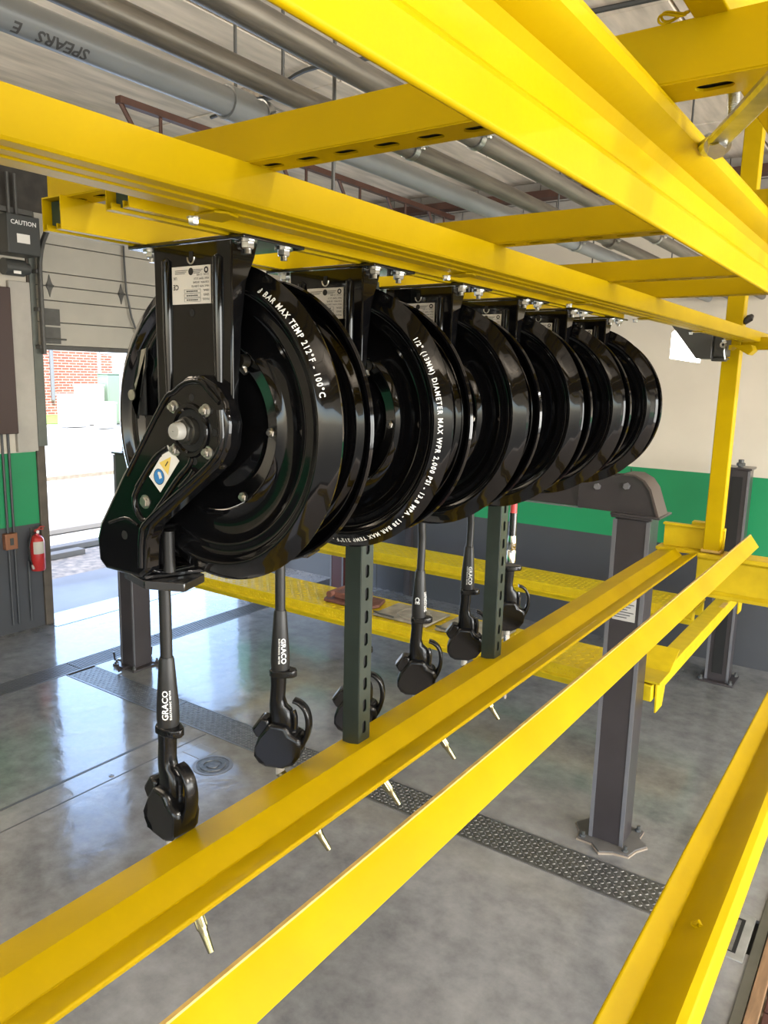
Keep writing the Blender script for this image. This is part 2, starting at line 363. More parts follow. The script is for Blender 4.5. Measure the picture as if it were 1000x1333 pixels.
# vertical and curved track
bm = bm_new(); pts = [(XL+.14, DY0-.02, 3.12+.11*k) for k in range(9)]
for k in range(1, 9): a = k/8*PI/2; pts.append((XL+.14+.55*(1-math.cos(a)), DY0-.02, 4.0+.55*math.sin(a)))
tube(bm, pts, .035, 8, upv=(0, 1, 0), flat=.7)
tr = thing('door_track', (XL+.14, DY0-.02, 3.12), 'curved grey steel track rising beside the overhead door panel', 'door track')
part('track', bm, TRK, tr)
for z in (3.2, 3.6, 4.0): bm = bm_new(); box(bm, (XL+.05, DY0-.06, z-.02), (XL+.14, DY0-.0, z+.02)); part('wall_bracket', bm, TRK, tr, bevel=.003)
bm = bm_new(); tube(bm, [(XL+.12, 6.03, 4.55), (XL+.13, 6.03, 4.2), (XL+.135, 6.04, 3.9), (XL+.14, 6.10, 3.6), (XL+.14, 6.2, 3.35), (XL+.15, 6.4, 3.24)], .012, 8)
tag(obj('lift_cable', bm, DKM), 'thin dark cable hanging down in front of the overhead door panels', 'cable')
# wall furniture on the left wall
bm = bm_new(); box(bm, (XL, 4.62, 2.05), (XL+.05, 4.86, 3.88)); tag(obj('pilaster_casing', bm, WALLP, bevel=.006, smooth=0), 'pale vertical casing between brown post and door track', 'casing')
bm = bm_new(); box(bm, (XL, 4.36, 2.26), (XL+.12, 4.60, 3.8)); tag(obj('wall_post', bm, mat('brown_post', (.05, .028, .024), .5), bevel=.008, smooth=0), 'dark brown upright post hung on the wall above the green stripe', 'post')
ob = thing('door_opener', (XL+.2, 4.65, 4.0), 'dark grey door opener box with caution lettering beside the overhead door', 'door opener')
bm = bm_new(); box(bm, (XL+.02, 4.50, 4.13), (XL+.30, 4.86, 4.52)); part('housing', bm, DKM, ob, bevel=.01)
bm = bm_new(); cyl(bm, (XL+.18, 4.50, 4.0), (XL+.18, 4.72, 4.0), .085, 20); cyl(bm, (XL+.18, 4.72, 4.0), (XL+.18, 4.78, 4.0), .06, 16); part('motor', bm, DKM, ob)
bm = bm_new(); box(bm, (XL+.27, 4.56, 3.93), (XL+.275, 4.64, 3.96)); part('motor_label', bm, WHT, ob, smooth=0)
bm = bm_new(); text_bm(bm, 'CAUTION', .062, lambda u, v: (XL+.302, 4.68+u, 4.42+v), bold=.001); part('lettering', bm, WINK, ob, smooth=0)
bm = bm_new(); box(bm, (XL+.30, 4.60, 4.24), (XL+.304, 4.74, 4.33)); part('label_plate', bm, WHT, ob, smooth=0)
for y in (4.62, 4.70): bm = bm_new(); cyl(bm, (XL+.14, y, 4.5), (XL+.14, y, 4.95), .018, 8); part('conduit', bm, TRK, ob)
bm = bm_new(); box(bm, (XL+.062, 2.6, 4.56), (XL+.12, 4.9, 4.615)); tag(obj('header_angle', bm, TRK, smooth=0, bevel=.004), 'dark steel angle running along the wall above the door opener', 'steel angle')
cm = mat('conduit_paint', (.05, .052, .055), .5)
for y, zt, nm in ((4.46, 2.26, 'slim painted conduit on the left wall, passing behind the copper box'), (4.53, 2.26, 'slim painted conduit just right of the copper box'), (4.68, .8, 'short painted conduit near the fire extinguisher')):
    bm = bm_new(); cyl(bm, (XL+.016, y, .1), (XL+.016, y, zt), .014, 8); tag(obj('wall_conduit', bm, cm), nm, 'conduit', 'painted conduits on the left wall')
jb = thing('switch_box', (XL, 4.47, 1.05), 'small copper coloured switch box on the dark lower wall', 'switch box')
bm = bm_new(); box(bm, (XL, 4.40, .98), (XL+.07, 4.54, 1.16)); part('box_body', bm, mat('copper_box', (.30, .13, .07), .45, metal=.5), jb, bevel=.005)
bm = bm_new(); box(bm, (XL+.07, 4.45, 1.03), (XL+.078, 4.49, 1.11)); part('switch', bm, DKM, jb, bevel=.002)
# extinguisher
ex = thing('fire_extinguisher', (XL+.1, 4.74, .70), 'red fire extinguisher hanging on the dark wall beside the open bay door', 'extinguisher')
cx, cy = XL+.1, 4.745
bm = bm_new(); lathe(bm, [(.001, 0), (.072, .0), (.079, .015), (.079, .33), (.070, .37), (.045, .40), (.025, .41), (.025, .43), (.001, .43)], (cx, cy, .70), 2, 24); part('cylinder', bm, RED, ex)
bm = bm_new(); box(bm, (cx-.02, cy-.02, 1.125), (cx+.02, cy+.02, 1.16)); box(bm, (cx-.01, cy-.02, 1.16), (cx+.01, cy+.085, 1.175)); tube(bm, [(cx, cy-.0, 1.16), (cx, cy+.05, 1.195), (cx, cy+.10, 1.19)], .009, 8); part('valve_handle', bm, mat('red_handle', (.35, .04, .03), .4), ex, bevel=.003)
bm = bm_new(); tube(bm, [(cx+.02, cy-.02, 1.14), (cx+.03, cy-.08, 1.12), (cx+.03, cy-.115, 1.0), (cx+.03, cy-.11, .85), (cx+.03, cy-.085, .76)], .009, 8); part('discharge_hose', bm, RUB, ex)
bm = bm_new(); tube(bm, [(cx+.03, cy-.09, .78), (cx+.03, cy-.075, .73)], [.010, .016], 10); part('hose_nozzle', bm, GRYC, ex)
bm = bm_new(); lathe(bm, [(.0795, .20), (.081, .20), (.081, .34), (.0795, .34)], (cx, cy, .70), 2, 24)
for v in list(bm.verts):
    if v.co.x < cx+.03 or v.co.y > cy+.055: bm.verts.remove(v)
part('instruction_label', bm, mat('aged_label', (.45, .42, .36), .5), ex)
bm = bm_new(); cyl(bm, (cx+.025, cy+.0, 1.145), (cx+.03, cy, 1.145), .018, 14); part('pressure_gauge', bm, WHT, ex)
bm = bm_new(); box(bm, (XL, cy-.02, .9), (XL+.022, cy+.02, 1.18)); part('wall_hook', bm, TRK, ex)

# ---------------------------------------------------------------- floor fittings
tg = thing('trench_drain', (-6.76, 5, 0), 'long iron trench drain grate crossing in front of the open bay door', 'drain grate')
for s in range(11):
    y0 = YN+.6+s*1.1; y1 = y0+1.09; bm = bm_new()
    for k in range(8): x = TR[0]+.025+k*(TR[1]-TR[0]-.05)/7; box(bm, (x-.0055, y0, -.03), (x+.0055, y1, .002))
    for k in range(6): y = y0+.01+k*1.06/5; box(bm, (TR[0]+.01, y-.004, -.03), (TR[1]-.01, y+.004, -.006))
    part('grate_section', bm, GRATE, tg, smooth=0)
bm = bm_new(); box(bm, (TR[0], YN, -.03), (TR[0]+.008, YF, .004)); box(bm, (TR[1]-.008, YN, -.03), (TR[1], YF, .004)); part('drain_frame', bm, GRATE, tg, smooth=0)

def lug_field(bm, x0, x1, y0, y1, z, p, L, Wd, h, ax='z'):
    i = 0; x = x0+p*.6
    while x < x1-p*.4:
        j = 0; y = y0+p*.6
        while y < y1-p*.4:
            a = PI/4 if (i+j) % 2 else -PI/4; ca, sa = math.cos(a), math.sin(a)
            q = []
            for u, v, t in ((L, 0, 0), (0, Wd, 0), (-L, 0, 0), (0, -Wd, 0), (L*.5, 0, h), (-L*.5, 0, h)):
                dx, dy = u*ca-v*sa, u*sa+v*ca
                q.append(bm.verts.new((x+dx, y+dy, z+t) if ax == 'z' else (x+dx, z-t, y+dy)))
            for fc in ((0, 1, 4), (1, 5, 4), (1, 2, 5), (2, 3, 5), (3, 4, 5), (3, 0, 4)): bm.faces.new([q[k] for k in fc])
            y += p; j += 1
        x += p; i += 1
px = [-6.58, -5.2, -3.85, -2.3, -.81]
for i in range(4):
    nm = ['leftmost tread plate cover beside the trench drain, bright with door light', 'second tread plate floor cover from the trench drain', 'third tread plate floor cover, partly hidden behind the yellow rails', 'darkest tread plate floor cover, at the right next to the column foot'][i]
    t = thing('tread_plate', (px[i]+.4, 4.27, 0), nm, 'floor cover', 'tread plate covers in the floor channel')
    bm = bm_new(); box(bm, (px[i]+.004, PL[0]+.012, -.012), (px[i+1]-.004, PL[1]-.012, .002)); part('plate', bm, TREAD, t, smooth=0)
    bm = bm_new(); lug_field(bm, px[i]+.01, px[i+1]-.01, PL[0]+.02, PL[1]-.02, .002, .031, .013, .005, .0035); o = part('tread_lugs', bm, LUG, t, smooth=0); o['kind'] = 'stuff'
bm = bm_new()
for y in (PL[0], PL[1]-.01): box(bm, (-6.6, y, -.02), (-.81, y+.01, .004))
tag(obj('channel_rim', bm, GRATE, smooth=0), 'narrow steel rims edging the covered floor channel', 'steel rim')
sp = thing('floor_box', (-.6, 4.27, 0), 'small rectangular tread plate lid in a pale frame at the floor edge', 'floor box')
bm = bm_new(); box(bm, (-.70, 4.02, -.01), (-.43, 4.44, .006)); part('frame', bm, mat('pale_frame', (.25, .25, .23), .5, var=.3), sp, bevel=.004)
bm = bm_new(); box(bm, (-.66, 4.07, 0), (-.475, 4.38, .009)); part('lid', bm, DARK, sp)
bm = bm_new(); box(bm, (-.655, 4.075, .004), (-.495, 4.36, .011)); lug_field(bm, -.655, -.495, 4.075, 4.36, .011, .04, .02, .008, .006); part('lid_plate', bm, LUG, sp, smooth=0)
# manhole
mh = thing('manhole_cover', (-4.16, 3.77, 0), 'round iron access cover set in the grey floor near the first hose handle', 'manhole cover')
bm = bm_new(); lathe(bm, [(.13, -.01), (.155, -.01), (.155, .004), (.13, .004)], (-4.16, 3.77, 0), 2, 40); part('rim', bm, GRATE, mh)
bm = bm_new(); lathe(bm, [(.001, -.01), (.125, -.01), (.125, .002), (.10, .002), (.098, .006), (.07, .006), (.068, .001), (.05, .001), (.048, .006), (.001, .006)], (-4.16, 3.77, 0), 2, 40); part('lid', bm, TREAD, mh)
for i, (x, y) in enumerate(((-4.40, 3.86), (-4.30, 4.0))):
    if i == 0:
        bm = bm_new(); box(bm, (x-.10, y-.09, -.005), (x+.10, y+.09, .003)); tag(obj('access_plate', bm, mat('painted_plate', (.15, .15, .15), .3, coat=.5), bevel=.002, smooth=0), 'flat square access plate painted like the floor beside the round cover', 'access plate')
bm = bm_new(); lathe(bm, [(.001, 0), (.02, 0), (.016, .006), (.006, .006), (.005, .002), (.001, .002)], (-4.636, 3.206, 0), 2, 20); tag(obj('floor_socket', bm, GRATE), 'tiny round floor socket between the joint and the first hose handle', 'floor socket')

# ---------------------------------------------------------------- four post lift
def column(x, y, label, closed=True, mt=COL):
    t = thing('lift_column', (x, y, 0), label, 'column', 'four lift columns')
    bm = bm_new(); s = .105; box(bm, (x-s, y-s, .015), (x+s, y+s, 2.17)); part('shaft', bm, mt, t, bevel=.008)
    bm = bm_new()
    for sx in (-1, 1): box(bm, (x+sx*(s-.004)-.012, y-s-.006, .015), (x+sx*(s-.004)+.012, y-s+.002, 2.16))
    part('edge_strip', bm, COLG, t, smooth=0)
    bm = bm_new(); box(bm, (x-s-.02, y-s-.02, 2.17), (x+s+.02, y+s+.02, 2.19)); part('cap_plate', bm, COL, t, bevel=.004)
    bm = bm_new(); box(bm, (x-.17, y-.17, 0), (x+.17, y+.17, .018)); part('base_plate', bm, COL, t, bevel=.004)
    bm = bm_new()
    for sx in (-1, 1):
        for sy in (-1, 1): cyl(bm, (x+sx*.14, y+sy*.14, .018), (x+sx*.14, y+sy*.14, .06), .012, 8); hexhead(bm, (x+sx*.14, y+sy*.14, .018), .02, .018, 2, 1)
    part('anchor_bolt', bm, DKM, t)
    return t
c1 = column(-6.31, 4.72, 'charcoal lift column standing between trench drain and tread plates')
bm = bm_new()
for a in (0.1, .9, 1.9, 2.8):
    dx, dy = math.cos(a*PI/2+.5), math.sin(a*PI/2+.5); tube(bm, [(-6.31+dx*.1, 4.72+dy*.1, .02), (-6.31+dx*.26, 4.72+dy*.26, .02), (-6.31+dx*.27, 4.72+dy*.27, .10)], .012, 6)
part('foot_arm', bm, COL, c1)
c2 = column(-1.37, 4.72, 'charcoal lift column nearest the camera, carrying the overhead beam')
c3 = column(-6.31, 8.11, 'maroon lift column against the far wall, seen below the reels', mt=MAR)
c4 = column(-1.40, 8.11, 'tall dark lift column by the far wall behind the yellow post')
# column 2: ragged tile foot and notices
bm = bm_new(); pts = []
for k in range(16):
    a = 2*PI*k/16; r = .235 if k % 2 else .175+.03*random.random(); pts.append((-1.37+r*math.cos(a+.4), 4.72+r*math.sin(a+.4)))
prism(bm, pts, 2, 0, .022); part('shim_plate', bm, mat('ragged_shim', (.10, .095, .09), .6, var=.3), c2, smooth=0)
bm = bm_new(); prism(bm, [(-1.37+(a+1.37)*1.04, 4.72+(b-4.72)*1.04) for a, b in pts], 2, 0, .012); part('grout_edge', bm, MORT, c2, smooth=0)
bm = bm_new(); box(bm, (-1.44, 4.605, 1.53), (-1.30, 4.609, 1.70)); part('notice', bm, mat('notice_paper', (.42, .41, .39), .5), c2, smooth=0)
bm = bm_new()
for k in range(7): text_bm(bm, ['CAUTION', 'LIFT RATED', 'READ AND', 'UNDERSTAND', 'ALL SAFETY', 'NOTICES', 'BEFORE USE'][k], .017, lambda u, v, k=k: (-1.37+u, 4.604, 1.675-k*.022+v))
bm.free()
bm = bm_new()
for k in range(9): box(bm, (-1.43, 4.603, 1.685-k*.017), (-1.31-.02*(k % 3), 4.606, 1.690-k*.017))
part('notice_print', bm, INKG, c2, smooth=0)
bm = bm_new(); box(bm, (-1.45, 4.585, 1.74), (-1.25, 4.608, 1.79)); part('white_socket_strip', bm, mat('white_plastic', (.62, .61, .57), .4), c2, bevel=.006)
# column 4: open channel with a rack inside
bm = bm_new(); box(bm, (-1.45, 7.995, .1), (-1.35, 8.008, 2.1)); part('locking_slot', bm, DARK, c4, smooth=0)
bm = bm_new(); cyl(bm, (-1.40, 8.11, 2.19), (-1.40, 8.11, 2.26), .025, 10); hexhead(bm, (-1.40, 8.11, 2.2), .04, .03, 2, 1); part('top_nut', bm, DKM, c4)
# overhead box beam between the near columns
ob = thing('overhead_beam', (-3.8, 4.72, 2.19), 'dark overhead box beam with shaped end gusset resting on the near column', 'beam')
bm = bm_new(); box(bm, (-6.35, 4.66, 2.20), (-1.70, 4.78, 2.38)); part('box_section', bm, COL, ob, bevel=.006)
bm = bm_new(); box(bm, (-6.35, 4.655, 2.19), (-1.70, 4.66, 2.20)); part('lower_lip', bm, COLG, ob, smooth=0)
for y0 in (4.625, 4.79):
    bm = bm_new(); prism(bm, [(-1.72, 2.20), (-1.21, 2.195), (-1.27, 2.36), (-1.31, 2.41), (-1.37, 2.44), (-1.44, 2.44), (-1.50, 2.42), (-1.72, 2.41)], 1, y0, y0+.014); part('gusset', bm, COL, ob, bevel=.004)
bm = bm_new()
for x, z in ((-1.60, 2.345), (-1.42, 2.365)): hexhead(bm, (x, 4.625, z), .022, .02, 1, -1)
part('gusset_bolt', bm, COLG, ob)
bm = bm_new(); prism(bm, [(-1.21, 2.195), (-1.27, 2.36), (-1.31, 2.41), (-1.37, 2.44), (-1.44, 2.44), (-1.44, 2.43), (-1.375, 2.43), (-1.32, 2.40), (-1.28, 2.35), (-1.225, 2.195)], 1, 4.61, 4.80); part('gusset_rim', bm, mat('brown_rim', (.06, .045, .04), .4), ob)
bm = bm_new(); box(bm, (-1.50, 4.59, 2.185), (-1.20, 4.86, 2.20)); part('seat_plate', bm, COL, ob, bevel=.004)
# runways
def runway(y0, y1, label):
    t = thing('lift_runway', (-4, (y0+y1)/2, .95), label, 'runway', 'yellow lift runways')
    bm = bm_new(); prism(bm, [(y0+.01, .95), (y1, .95), (y1, .93), (y0+.03, .93), (y0+.03, .86), (y0-.02, .855), (y0-.02, .87), (y0, .875)], 0, -6.2, -1.50)
    part('deck', bm, YEL2, t, smooth=0, bevel=.004)
    bm = bm_new(); lug_field(bm, -6.15, -1.55, y0+.02, y1, .95, .052, .02, .008, .005); lug_field(bm, -6.15, -1.55, .872, .95, y0+.001, .03, .012, .005, .004, 'y'); o = part('tread_lugs', bm, YEL2, t, smooth=0); o['kind'] = 'stuff'
    bm = bm_new(); box(bm, (-6.2, y0+.04, .80), (-1.5, y0+.10, .93)); box(bm, (-6.2, y1-.1, .80), (-1.5, y1-.04, .93)); part('underframe', bm, YEL2, t, smooth=0)
    bm = bm_new(); prism(bm, [(-6.2, .95), (-6.2, .88), (-6.75, .80), (-6.75, .81)], 1, y0+.02, y1-.02); part('entry_ramp', bm, YEL2, t, smooth=0)
    return t
runway(5.10, 5.66, 'yellow tread plate runway nearest the camera, carrying jack pad and plates')
runway(7.12, 7.62, 'yellow tread plate runway farther back by the grey wall')
for x, lab in ((-1.28, 'yellow crossbeam with bent end flaps, right of the near column'), (-6.32, 'yellow crossbeam at the entry end of the lift beside the left column')):
    t = thing('lift_crossbeam', (x, 6.4, .9), lab, 'crossbeam')
    bm = bm_new(); box(bm, (x-.07, 4.84, .95), (x+.06, 7.99, 1.06)); part('beam', bm, YEL2, t, bevel=.008)
    bm = bm_new(); box(bm, (x+.02, 7.0, 1.061), (x+.06, 7.18, 1.064)); part('bare_patch', bm, TAN, t, smooth=0)
    for yy, s in ((5.0, 1), (7.70, -1)):
        bm = bm_new(); prism(bm, [(yy-.14, 1.07), (yy+.10, 1.07), (yy+.32, 1.17), (yy+.318, 1.18), (yy+.09, 1.085), (yy-.14, 1.085)], 0, x-.09, x+.10); part('end_flap', bm, YEL2, t, smooth=0)
        bm = bm_new(); prism(bm, [(yy-.10, .86), (yy+.05, .86), (yy+.12, 1.07), (yy-.12, 1.07)], 0, x+.07, x+.08); part('gusset', bm, YEL2, t, smooth=0)
# things lying on the near runway
jp = thing('jack_pad', (-4.0, 5.42, .955), 'rusty red-brown jack pad block on the near yellow runway', 'jack pad')
bm = bm_new(); prism(bm, [(-4.26, 5.22), (-3.80, 5.22), (-3.74, 5.36), (-3.80, 5.54), (-4.26, 5.54), (-4.32, 5.4)], 2, .956, .985); part('pad_plate', bm, RUST, jp, bevel=.006)
bm = bm_new(); prism(bm, [(-4.18, 5.27), (-3.9, 5.27), (-3.86, 5.38), (-3.9, 5.49), (-4.18, 5.49), (-4.24, 5.38)], 2, .985, 1.05); part('pad_block', bm, RUST, jp, bevel=.012)
bm = bm_new(); cyl(bm, (-4.2, 5.22, 1.03), (-4.2, 5.54, 1.03), .03, 12); part('hinge_barrel', bm, RUST, jp)
for i, (x, y) in enumerate(((-3.40, 5.36), (-2.78, 5.36))):
    t = thing('turn_plate', (x, y, .955), ['scuffed grey turn plate left of the hanging handle, nearer the jack pad', 'scuffed grey turn plate with round centre, farther from the jack pad'][i], 'turn plate', 'turn plates on the runway')
    bm = bm_new(); box(bm, (x-.27, y-.20, .956), (x+.27, y+.20, .975)); part('tray', bm, PLATE, t, bevel=.006)
    bm = bm_new(); lathe(bm, [(.001, 0), (.15, 0), (.15, .012), (.13, .014), (.125, .010), (.001, .010)], (x+.03, y, .975), 2, 32); part('turntable', bm, PLATE, t)
    bm = bm_new(); tube(bm, [(x-.24, y-.15, .98), (x-.25, y-.21, 1.0), (x-.18, y-.22, .995), (x-.05, y-.20, .985)], .008, 6); part('grab_loop', bm, DKM, t)

# ---------------------------------------------------------------- steel frame the reels hang from
def strip_beam(name, prof, y0, y1, label, cat, mt=YEL, bevel=.003, grp=None):
    bm = bm_new(); prism(bm, prof, 1, y0, y1); t = thing(name, (prof[0][0], y0, prof[0][1]), label, cat, grp); part('rail', bm, mt, t, bevel=bevel, seg=3, smooth=24); return t
# left overhead rail: face at x=-.632
t = strip_beam('overhead_rail', [(-.632, 3.2215), (-.632, 3.181), (-.634, 3.178), (-.648, 3.177), (-.651, 3.1795), (-.655, 3.1795), (-.658, 3.177), (-.672, 3.1765), (-.675, 3.179), (-.679, 3.179), (-.682, 3.1765), (-.708, 3.1765), (-.710, 3.179), (-.710, 3.2215)], -.5, 4.2,
               'long yellow overhead rail running above the row of black reels', 'rail', bevel=.0008)
rail = t
for y in (.635, 1.215, 1.79, 2.3, 2.95, 3.5):
    bm = bm_new(); prism(bm, [(-.672, y+.01), (-.680, y+.035), (-.718, y+.045), (-.724, y+.02), (-.716, y), (-.680, y-.003)], 2, 3.1735, 3.1765); part('safety_clip', bm, YEL, t, bevel=.001)
    bm = bm_new(); lathe(bm, [(.001, 0), (.008, 0), (.008, -.0015), (.001, -.0015)], (-.722, y+.004, 3.1735), 2, 14); hexhead(bm, (-.722, y+.004, 3.172), .0065, .007, 2, -1); part('clip_bolt', bm, ZINC, t)
# near big overhead rail
strip_beam('overhead_rail', [(-.198, 3.2215), (-.193, 3.219), (-.190, 3.212), (-.191, 3.204), (-.197, 3.198), (-.210, 3.193), (-.216, 3.186), (-.217, 3.176), (-.215, 3.166), (-.208, 3.158), (-.200, 3.153), (-.198, 3.149), (-.198, 3.1245), (-.203, 3.1245), (-.204, 3.151), (-.220, 3.164), (-.222, 3.19), (-.226, 3.197), (-.225, 3.2215)], -.5, 4.2,
           'broad yellow overhead rail crossing the top right foreground, nearest the camera', 'rail', bevel=.003)
# top rail resting on the cross struts
strip_beam('overhead_rail', [(-.150, 3.264), (-.150, 3.34), (-.157, 3.34), (-.157, 3.272), (-.175, 3.272), (-.175, 3.264)], -.5, 4.2, 'narrow yellow overhead rail lying on top of the cross struts, top right corner', 'rail', bevel=.0015)
bm = bm_new()
for k in range(2): tube(bm, [(-.160+.022*math.cos(a)+.004*k, .655+.011*math.sin(a)+k*.003, 3.276+.004*k+.004*math.sin(a*2)) for a in [2*PI*q/24 for q in range(24)]], .0022, 6, close=True)
bmesh.ops.scale(bm, verts=bm.verts[:], vec=(.45, .45, .45), space=Matrix.Translation((.16, -.655, -3.276))); bmesh.ops.translate(bm, verts=bm.verts[:], vec=(-.030, -.019, -.009)); tag(obj('wire_loop', bm, YEL), 'small yellow coil of wire looped around the top rail', 'wire')

def slot_strip(bm, L, w, P, pitch=.0508, sl=.0286, sw=.0143):
    """flat web with stadium slots; P(u,v) maps along/across to 3-D"""
    n = max(1, int(L/pitch)); rem = (L-n*pitch)/2; N = 16
    for c in range(n):
        u0 = rem+c*pitch; uc = u0+pitch/2; ins = []; out = []
        for k in range(N):
            a = 2*PI*k/N+1e-6; ca, sa = math.cos(a), math.sin(a)
            ins.append((uc+math.copysign(sl/2-sw/2, ca)+sw/2*ca, w/2+sw/2*sa))
            s = 1/max(abs(ca), abs(sa)); out.append((uc+pitch/2*ca*s, w/2+w/2*sa*s))
        I = [bm.verts.new(P(*q)) for q in ins]; O = [bm.verts.new(P(*q)) for q in out]
        for k in range(N):
            bm.faces.new((I[k], I[(k+1) % N], O[(k+1) % N], O[k]))
    cor = [(0, rem), (L-rem, L)]
    for a, b in cor:
        if b-a > 1e-4: bm.faces.new([bm.verts.new(P(*q)) for q in ((a, 0), (b, 0), (b, w), (a, w))])
def quad(bm, *ps): bm.faces.new([bm.verts.new(p) for p in ps])
def strut(bm, L, A, w=.0413, h=.0413, lip=.0095, slots=True):
    """channel strut: A(u along, v across, t away from web)"""
    if slots: slot_strip(bm, L, w, lambda u, v: A(u, v, 0))
    else: quad(bm, A(0, 0, 0), A(L, 0, 0), A(L, w, 0), A(0, w, 0))
    for v in (0, w):
        s = 1 if v == 0 else -1
        quad(bm, A(0, v, 0), A(L, v, 0), A(L, v, h), A(0, v, h)); quad(bm, A(0, v, h), A(L, v, h), A(L, v+s*lip, h), A(0, v+s*lip, h)); quad(bm, A(0, v+s*lip, h), A(L, v+s*lip, h), A(L, v+s*lip, h-.007), A(0, v+s*lip, h-.007))
    bmesh.ops.remove_doubles(bm, verts=bm.verts[:], dist=1e-5)
ZS = 3.2225
lab = ['first slotted yellow cross strut, nearest the camera, crossing above both rails', 'second slotted yellow cross strut from the camera', 'third slotted yellow cross strut from the camera', 'fourth slotted yellow cross strut, farthest along the reel row']
for i, y in enumerate((.640, 1.222, 1.795, 2.18)):
    bm = bm_new(); strut(bm, 1.55, lambda u, v, t: (-1.012+u, y+v, ZS+t)); bmesh.ops.transform(bm, matrix=Matrix.Identity(4), verts=bm.verts[:])
    t = thing('cross_strut', (-.6, y, ZS), lab[i], 'strut', 'slotted cross struts over the reels')
    part('channel', bm, YEL, t, solid=.0022, smooth=0)
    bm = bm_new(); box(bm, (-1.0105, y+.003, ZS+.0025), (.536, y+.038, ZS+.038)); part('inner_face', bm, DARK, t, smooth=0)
bm = bm_new(); box(bm, (-.146, .641, ZS-.0022), (.2, .680, ZS-.0014))
# reel struts (open side down)
for i, x in enumerate((-1.012, -.810)):
    y0 = .63 if i == 0 else .585
    bm = bm_new(); strut(bm, 2.34-y0, lambda u, v, t: (x+v, y0+u, ZS-.001-t), slots=False)
    t = thing('reel_strut', (x+.02, y0, ZS-.04), ['yellow channel strut carrying the left edge of the reel brackets', 'yellow channel strut carrying the right edge of the reel brackets'][i], 'strut', 'channel struts carrying the reels')
    part('channel', bm, YEL, t, solid=.0028, smooth=0)
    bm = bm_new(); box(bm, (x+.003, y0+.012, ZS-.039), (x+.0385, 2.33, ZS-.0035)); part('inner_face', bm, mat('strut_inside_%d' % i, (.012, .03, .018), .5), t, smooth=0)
# lower rails
t = strip_beam('lower_rail', [(-.990, 2.183), (-.988, 2.185), (-.909, 2.2015), (-.906, 2.200), (-.8745, 2.171), (-.8715, 2.1705), (-.803, 2.1985), (-.800, 2.1985), (-.7985, 2.195), (-.802, 2.186), (-.87, 2.155), (-.985, 2.155)], -.3, 3.80, 'yellow lower rail on which the two dark green slotted posts stand', 'rail', bevel=.002)
bm = bm_new(); prism(bm, [(-.838, 2.1845), (-.832, 2.1869), (-.832, 2.1874), (-.838, 2.1850)], 1, 1.9, 2.5); part('scuff', bm, TAN, t, smooth=0)
t = strip_beam('lower_rail', [(-.630, 2.260), (-.6275, 2.2585), (-.5865, 2.2025), (-.590, 2.2005), (-.630, 2.254), (-.668, 2.2005), (-.672, 2.2025), (-.6325, 2.2585)], -.2, 4.10, 'flat yellow angle bar lying loose across the frame, between the other two lower rails', 'rail', bevel=.0008)
bmx = bm_new(); prism(bmx, [(-.6345, 2.2595), (-.6275, 2.2605), (-.6262, 2.2580), (-.6335, 2.2572)], 1, -.2, 4.10); part('worn_edge', bmx, TAN, t, smooth=0)
strip_beam('lower_rail', [(-.250, 2.199), (-.246, 2.2), (-.219, 2.177), (-.172, 2.205), (-.162, 2.208), (-.150, 2.203), (-.1435, 2.188), (-.1425, 2.172), (-.15, 2.16), (-.25, 2.16)], -.2, 3.79, 'curved-back yellow lower rail at the bottom right, nearest the camera', 'rail', bevel=.002)
rs = [o for o in C.objects if o.name.startswith('lower_rail')][-1]
bm = bm_new(); tube(bm, [(-.190, 1.12, 2.196), (-.184, 1.122, 2.202), (-.180, 1.116, 2.200)], .0035, 8); lathe(bm, [(.003, 0), (.007, 0), (.007, .002), (.003, .002)], (-.188, 1.12, 2.196), 2, 12); part('weld_spatter', bm, YEL, rs)

# slotted posts
for i, y in enumerate((1.266, 1.921)):
    bm = bm_new(); z0, z1 = 2.192, 3.181
    # slotted web faces +x
    strut(bm, z1-z0, lambda u, v, t: (-.932-t, y+v, z0+u), slots=True)
    t = thing('slotted_post', (-.95, y+.02, 2.2005), ['dark green slotted post on the lower rail, nearer the camera', 'dark green slotted post on the lower rail, farther back'][i], 'post', 'slotted posts on the lower rail')
    part('channel', bm, GRN, t, solid=.0022, smooth=0)
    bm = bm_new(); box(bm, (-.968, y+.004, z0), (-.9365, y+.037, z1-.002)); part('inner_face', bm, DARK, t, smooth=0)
# far transverse beam, yellow post, far upper beam
t = thing('end_beam', (-.5, 3.83, 2.0), 'deep yellow steel beam closing the far end of the lower frame', 'beam')
bm = bm_new(); prism(bm, [(3.79, 2.2), (3.90, 2.2), (3.90, 2.19), (3.80, 2.185), (3.80, 2.02), (3.79, 2.005), (3.90, 2.005), (3.90, 1.995), (3.77, 1.995), (3.77, 2.012), (3.785, 2.025), (3.785, 2.17), (3.77, 2.18), (3.77, 2.2)], 0, -.80, 1.5); part('beam', bm, YEL2, t, bevel=.002)
bm = bm_new(); box(bm, (-1.0, 3.79, 2.185), (-.70, 3.90, 2.2)); box(bm, (-.98, 3.85, 2.2), (-.70, 3.862, 2.315)); box(bm, (-.985, 3.835, 2.305), (-.70, 3.868, 2.316)); box(bm, (-.86, 3.87, 2.30), (-.76, 3.92, 2.33)); part('upturned_plate', bm, YEL2, t, bevel=.002)
bm = bm_new(); box(bm, (-.5, 3.775, 2.2), (1.5, 3.83, 2.2012)); part('worn_top', bm, TAN, t, smooth=0)
t = thing('frame_post', (-.745, 3.84, 2.2), 'yellow frame post standing on the end beam, rising past the flood lamp', 'post')
bm = bm_new(); box(bm, (-.785, 3.80, 2.2012), (-.710, 3.87, 5.2)); part('upright', bm, YEL, t, bevel=.004)
